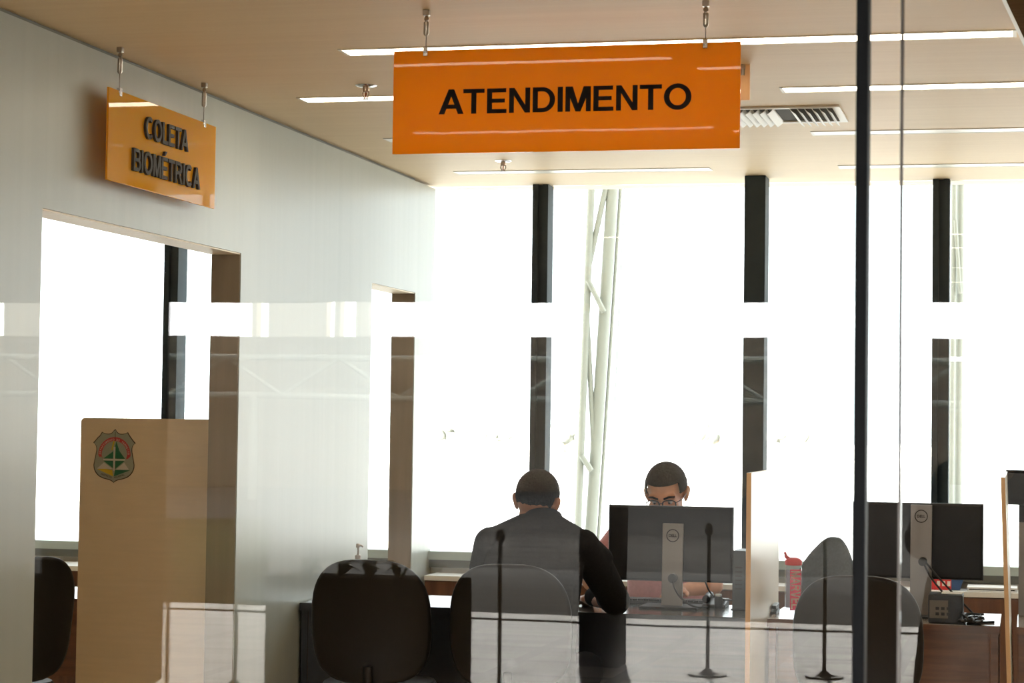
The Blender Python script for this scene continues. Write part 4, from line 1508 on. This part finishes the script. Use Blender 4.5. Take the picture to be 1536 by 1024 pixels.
hair_cap(FT, pr, keep_front, .008)
for s in (-1, 1):
    e = MB().ell(FT @ Vector((s * .032, .078, -.001)), (.012, .012, .012)).build('eye', M['eye'], pr, smooth=True)
    MB().ell(FT @ Vector((s * .031, .0885, -.004)), (.0055, .003, .0055)).build('iris', M['iris'], e, smooth=True)
    br = MB()
    br.tube([FT @ Vector((s * .012, .099, .018)), FT @ Vector((s * .032, .096, .025)), FT @ Vector((s * .054, .078, .020))], [.004, .005, .003], 8)
    br.build('eyebrow', M['hair'], pr, smooth=True)
gl = MB()
for s in (-1, 1):
    c = Vector((s * .034, .106, -.004))
    loop = []
    for k in range(28):
        a = 2 * PI * k / 28
        x = math.copysign(abs(math.cos(a)) ** .7, math.cos(a)) * .027
        z = math.copysign(abs(math.sin(a)) ** .7, math.sin(a)) * .018
        loop.append(FT @ (c + Vector((x, -.25 * abs(s * .034 + x) ** 1.4, z))))
    rings = []
    for k in range(28):
        p = loop[k]
        cen = FT @ c
        out = (p - cen).normalized()
        fwd = (FT.to_3x3() @ Vector((0, 1, 0))).normalized()
        rings.append([p + out * .0032 * math.cos(q) + fwd * .0026 * math.sin(q) for q in [2 * PI * i / 6 for i in range(6)]])
    gl.ring_loft(rings, cap=False, closed=True)
    gl.tube([FT @ Vector((s * .062, .098, .002)), FT @ Vector((s * .082, .06, .004)), FT @ Vector((s * .088, -.01, .006))], .0018, 8)
gl.tube([FT @ Vector((-.008, .106, .002)), FT @ Vector((0, .108, .004)), FT @ Vector((.008, .106, .002))], .002, 8)
gl.build('spectacles', M['spec'], pr, smooth=True)

# --- standing photographer, seen only as a dark mirror image in the glass
X3 = -.12
pr = thing('person', 'dark silhouette of a standing photographer mirrored in the glass at right', 'person', (X3, -.35, 0))


def L3(x, y, z):
    return Vector((X3 + x, -.42 + y, z))


b = Blob(Matrix.Translation((X3 + .15, -.32, 1.56)))
head_shapes(b)
b.T = Matrix.Identity(4)
b.limb([Vector((X3 + .15, -.37, 1.42)), L3(.10, 0, 1.36)], [.06, .07])
b.torso([(L3(0, 0, .90), .15, .10), (L3(0, 0, 1.08), .14, .10), (L3(.05, 0, 1.25), .165, .105), (L3(.09, 0, 1.36), .165, .09)])
for s, e, h in ((-1, L3(-.185, .14, 1.19), L3(.05, .20, 1.40)), (1, L3(.36, .12, 1.12), L3(.26, .20, 1.40))):
    b.limb([L3(.09 + s * .19, 0, 1.36), e, h], [.055, .043, .03])
    hand_shapes(b, h, (-.2 * s, .3, .9), (0, -1, .2), s, .6)
    b.limb([L3(s * .09, 0, .90), L3(s * .11, .02, .48), L3(s * .12, 0, .08), L3(s * .12, .1, .05)], [.08, .055, .04, .03])
body = b.build('body', M['skin'], pr, .009, 5)
body.data.materials.clear(); body.data.materials.append(M['skin'])
b = Blob()
b.torso([(L3(0, 0, .70), .235, .17), (L3(0, 0, .86), .22, .15), (L3(0, 0, 1.02), .20, .13), (L3(.05, 0, 1.25), .20, .13), (L3(.09, 0, 1.37), .19, .11), (L3(.11, 0, 1.42), .10, .09)])
for s, e, h in ((-1, L3(-.185, .14, 1.19), L3(.02, .19, 1.34)), (1, L3(.36, .12, 1.12), L3(.28, .19, 1.34))):
    b.limb([L3(.09 + s * .19, 0, 1.36), e, h], [.075, .066, .048])
jk = b.build('jacket', M['jacket'], pr, .01, 4)
jk.data.materials.clear(); jk.data.materials.append(M['jacket'])
b = Blob()
b.limb([L3(-.09, 0, .88), L3(.09, 0, .88)], [.12, .12])
for s in (-1, 1):
    b.limb([L3(s * .10, 0, .86), L3(s * .12, .02, .48), L3(s * .13, 0, .08)], [.11, .085, .075])
tr_ = b.build('trousers', M['trousers'], pr, .012, 4)
tr_.data.materials.clear(); tr_.data.materials.append(M['trousers'])
hair_cap(Matrix.Translation((X3 + .15, -.32, 1.56)), pr, keep_back, .006)

#@@OUTSIDE
# ================================================================== OUTSIDE THE WINDOWS
def lattice(label, yb, pipes):
    pts = [p for k in pipes for p in k[1]]
    c = P(pipes[0][1][-1][0], pipes[0][1][-1][1], y=yb)
    t = thing('lattice_column', label, 'steel column', (c.x, yb, -.25), 'white steel lattice columns outside the windows')
    for nm, px, r, dy in pipes:
        a, bb = [P(q[0], q[1], y=yb + dy) for q in px]
        if nm == 'chord':
            d = (bb - a)
            bb = bb + d * ((bb.z + .25) / -d.z)
            a = a - d.normalized() * .8
        MB().tube([a, bb], r, 20).build(nm, M['truss'], t, smooth='auto')
    return t


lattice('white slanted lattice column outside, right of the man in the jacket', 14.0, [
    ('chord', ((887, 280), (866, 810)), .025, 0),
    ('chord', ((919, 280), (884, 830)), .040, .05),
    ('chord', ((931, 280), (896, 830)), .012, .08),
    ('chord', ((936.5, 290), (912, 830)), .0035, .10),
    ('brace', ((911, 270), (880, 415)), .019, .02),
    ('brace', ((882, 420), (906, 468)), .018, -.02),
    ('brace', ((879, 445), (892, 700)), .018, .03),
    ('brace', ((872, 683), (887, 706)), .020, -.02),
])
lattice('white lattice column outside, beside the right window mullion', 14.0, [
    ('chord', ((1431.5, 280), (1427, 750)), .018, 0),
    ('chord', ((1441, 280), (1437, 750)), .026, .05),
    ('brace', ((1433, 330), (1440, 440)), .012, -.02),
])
rnd = random.Random(11)
for k, px in enumerate((672, 742, 848, 1052, 1075, 1175, 1205)):
    yy = 120 + (k % 3) * 9
    base = P(px, 684, y=yy)
    t = thing('tree', 'faint distant tree bleached by daylight beyond the windows', 'tree', (base.x, yy, -.25), 'distant trees beyond the windows')
    MB().tube([(base.x, yy, -.25), (base.x, yy, 1.0)], [.16, .1], 8).build('trunk', M['bark'], t)
    cr = MB()
    for q in range(14):
        a = rnd.uniform(0, 2 * PI)
        rr = rnd.uniform(0, .9)
        cr.ell((base.x + rr * math.cos(a), yy + rr * math.sin(a), 1.0 + rnd.uniform(-.2, .6)), [rnd.uniform(.3, .55)] * 3, None, 8, 6)
    cr.build('crown', M['leaf_far'], t)

#@@HALL
# ================================================================== HALL THINGS MIRRORED IN THE GLASS
def planter(x0, x1, y, label, plants, top):
    t = thing('planter', label, 'planter', ((x0 + x1) / 2, y, 0), 'black planter boxes mirrored in the glass')
    MB().box((x0, y - .35, 0), (x1, y, top)).build('box', M['planter'], t, .01)
    rnd = random.Random(int(abs(x0) * 100))
    for k in range(plants):
        x = x0 + .1 + (x1 - x0 - .2) * (k + .5) / plants
        m = MB()
        for q in range(7):
            a = rnd.uniform(0, 2 * PI)
            ln = rnd.uniform(.05, .14)
            tip = Vector((x + math.cos(a) * ln, y - .17 + math.sin(a) * ln * .5, top + rnd.uniform(.02, .10)))
            m.tube([(x, y - .17, top - .02), Vector((x, y - .17, top)).lerp(tip, .6) + Vector((0, 0, .04)), tip], [.008, .010, .001], 6)
        m.build('plant', M['leaf'], t)


yv_ = -1.1 + HS
ptop = PR(560, 868, yv_).z
planter(PR(397, 900, yv_).x, PR(684, 900, yv_).x, yv_, 'long black planter box with spiky plants mirrored over the empty chair', 5, ptop)
planter(PR(-90, 900, yv_).x, PR(58, 900, yv_).x, yv_, 'black box added to block the mirrored bright floor at the lower left corner', 2, ptop - .05)  # box added to keep the mirrored bright floor off this corner
xa, xb = PR(60, 900, yv_).x, PR(206, 900, yv_).x
struct('trim_31', MB().box((xa, yv_ - .4, 0), (xb, yv_, CEIL - .001)), M['planter'], .01)
def floor_mirror(px, py):
    v = P(px, py, z=0)
    return Vector((v.x, 2 * YG - v.y, -.019))


struct('ground_3', MB().slab([floor_mirror(206, 916), floor_mirror(206, 775), floor_mirror(402, 775), floor_mirror(402, 918)], (0, 0, .003)), pm('mirror_dark_patch', (.018, .022, .010), 1.0, spec=0, noise=.3, nscale=3))  # dark wedge added to dim the mirrored forecourt, no lawn stands there
xa, xb = PR(868, 900, -3.0 + HS).x, PR(929, 900, -3.0 + HS).x
struct('trim_30', MB().box((xa, -3.0 + HS - (xb - xa), 0), (xb, -3.0 + HS, CEIL - .001)), M['planter'], .01)


def stanchion(px, pyb, label):
    v = P(px, pyb, z=0)
    c = Vector((v.x, 2 * YG - v.y, 0))
    t = thing('queue_post', label, 'queue post', c, 'queue posts mirrored in the glass')
    MB().lathe(c, [(.12, 0), (.12, .010), (.04, .02), (.02, .04)], 24).build('foot', M['rope'], t, smooth='auto')
    MB().lathe(c, [(.012, .03), (.012, .86), (.014, .87)], 16).build('pole', M['rope'], t, smooth='auto')
    MB().lathe(c, [(.022, .86), (.028, .89), (.022, .92), (.008, .93)], 16).build('belt_head', M['rope'], t, smooth='auto')


for px, pyb, lb in ((250, 1036, 'dark queue post mirrored over the beige crest panel'), (352, 1030, 'dark queue post mirrored over the wall beside the beige crest panel'), (748, 1040, 'dark queue post mirrored over the jacket back'), (1062, 1012, 'dark queue post mirrored under the left monitor'), (1236, 1015, 'dark queue post mirrored over the right chair')):
    stanchion(px, pyb, lb)

# steel roof truss standing across the forecourt
t = thing('roof_truss', 'open steel truss across the forecourt mirrored faintly in the glass', 'truss', (-6, -30 + HS, 0))
zt0, zt1 = PR(1000, 600, -30 + HS).z, PR(1000, 540, -30 + HS).z
MB().tube([(-30, -30 + HS, zt0), (16, -30 + HS, zt0)], .06, 8).build('lower_chord', M['truss'], t)
MB().tube([(-30, -30 + HS, zt1), (16, -30 + HS, zt1)], .06, 8).build('upper_chord', M['truss'], t)
for k in range(38):
    x = -30 + k * 1.2
    z_a, z_b = (zt0, zt1) if k % 2 else (zt1, zt0)
    MB().tube([(x, -30 + HS, z_a), (x + 1.2, -30 + HS, z_b)], .04, 8).build('brace', M['truss'], t)
for x in (-27, -15, -3, 9):
    MB().tube([(x, -30 + HS, -.02), (x, -30 + HS, zt0)], .09, 10).build('post', M['truss'], t)

#@@LIGHT
# ================================================================== LIGHT, CAMERA
wd = bpy.data.worlds.new('sky')
scene.world = wd
wd.use_nodes = True
nt = wd.node_tree
nt.nodes.clear()
out = nt.nodes.new('ShaderNodeOutputWorld')
bg = nt.nodes.new('ShaderNodeBackground')
tc = nt.nodes.new('ShaderNodeTexCoord')
sp = nt.nodes.new('ShaderNodeSeparateXYZ')
rp = nt.nodes.new('ShaderNodeValToRGB')
mr = nt.nodes.new('ShaderNodeMapRange')
mr.inputs['From Min'].default_value = -1
mr.inputs['From Max'].default_value = 1
nt.links.new(tc.outputs['Generated'], sp.inputs[0])
nt.links.new(sp.outputs['Y'], mr.inputs['Value'])
nt.links.new(mr.outputs[0], rp.inputs[0])
SUNSIDE, FARSIDE = 13.0, 3.2
rp.color_ramp.elements[0].position = .1
rp.color_ramp.elements[0].color = (1, 1, 1, 1)
rp.color_ramp.elements[1].position = .75
rp.color_ramp.elements[1].color = (FARSIDE / SUNSIDE * .90, FARSIDE / SUNSIDE * .98, FARSIDE / SUNSIDE * 1.0, 1)
nt.links.new(rp.outputs[0], bg.inputs['Color'])
bg.inputs['Strength'].default_value = SUNSIDE
nt.links.new(bg.outputs[0], out.inputs[0])

sl = bpy.data.lights.new('sun', 'SUN')
sl.energy = 85
sl.color = (1, .95, .86)
sl.angle = math.radians(1.5)
so = bpy.data.objects.new('sun', sl)
COL.objects.link(so)
so.location = (0, -20, 12)
el = math.radians(10.5)
dirv = Vector((.21, math.cos(el), -math.sin(el)))
so.rotation_euler = dirv.to_track_quat('-Z', 'Y').to_euler()

cam = bpy.data.cameras.new('camera')
co = bpy.data.objects.new('camera', cam)
COL.objects.link(co)
cam.sensor_fit = 'HORIZONTAL'
cam.sensor_width = 36
cam.lens = 36 * FPX / 1536
Rm = Matrix((RT, UP, -FW)).transposed().to_4x4()
co.matrix_world = Matrix.Translation(EYE) @ Rm
cam.clip_start = .3
cam.clip_end = 500
cam.dof.use_dof = True
cam.dof.focus_distance = 8.3
cam.dof.aperture_fstop = 11.0
scene.camera = co

vs = scene.view_settings
vs.view_transform = 'Standard'
vs.look = 'None'
vs.gamma = 1
vs.exposure = .5
vs.use_curve_mapping = False
cy = scene.cycles
cy.max_bounces = 10
cy.diffuse_bounces = 5
cy.glossy_bounces = 5
cy.transparent_max_bounces = 24
cy.caustics_reflective = False
cy.caustics_refractive = False
cy.use_denoising = True
cy.sample_clamp_indirect = 8
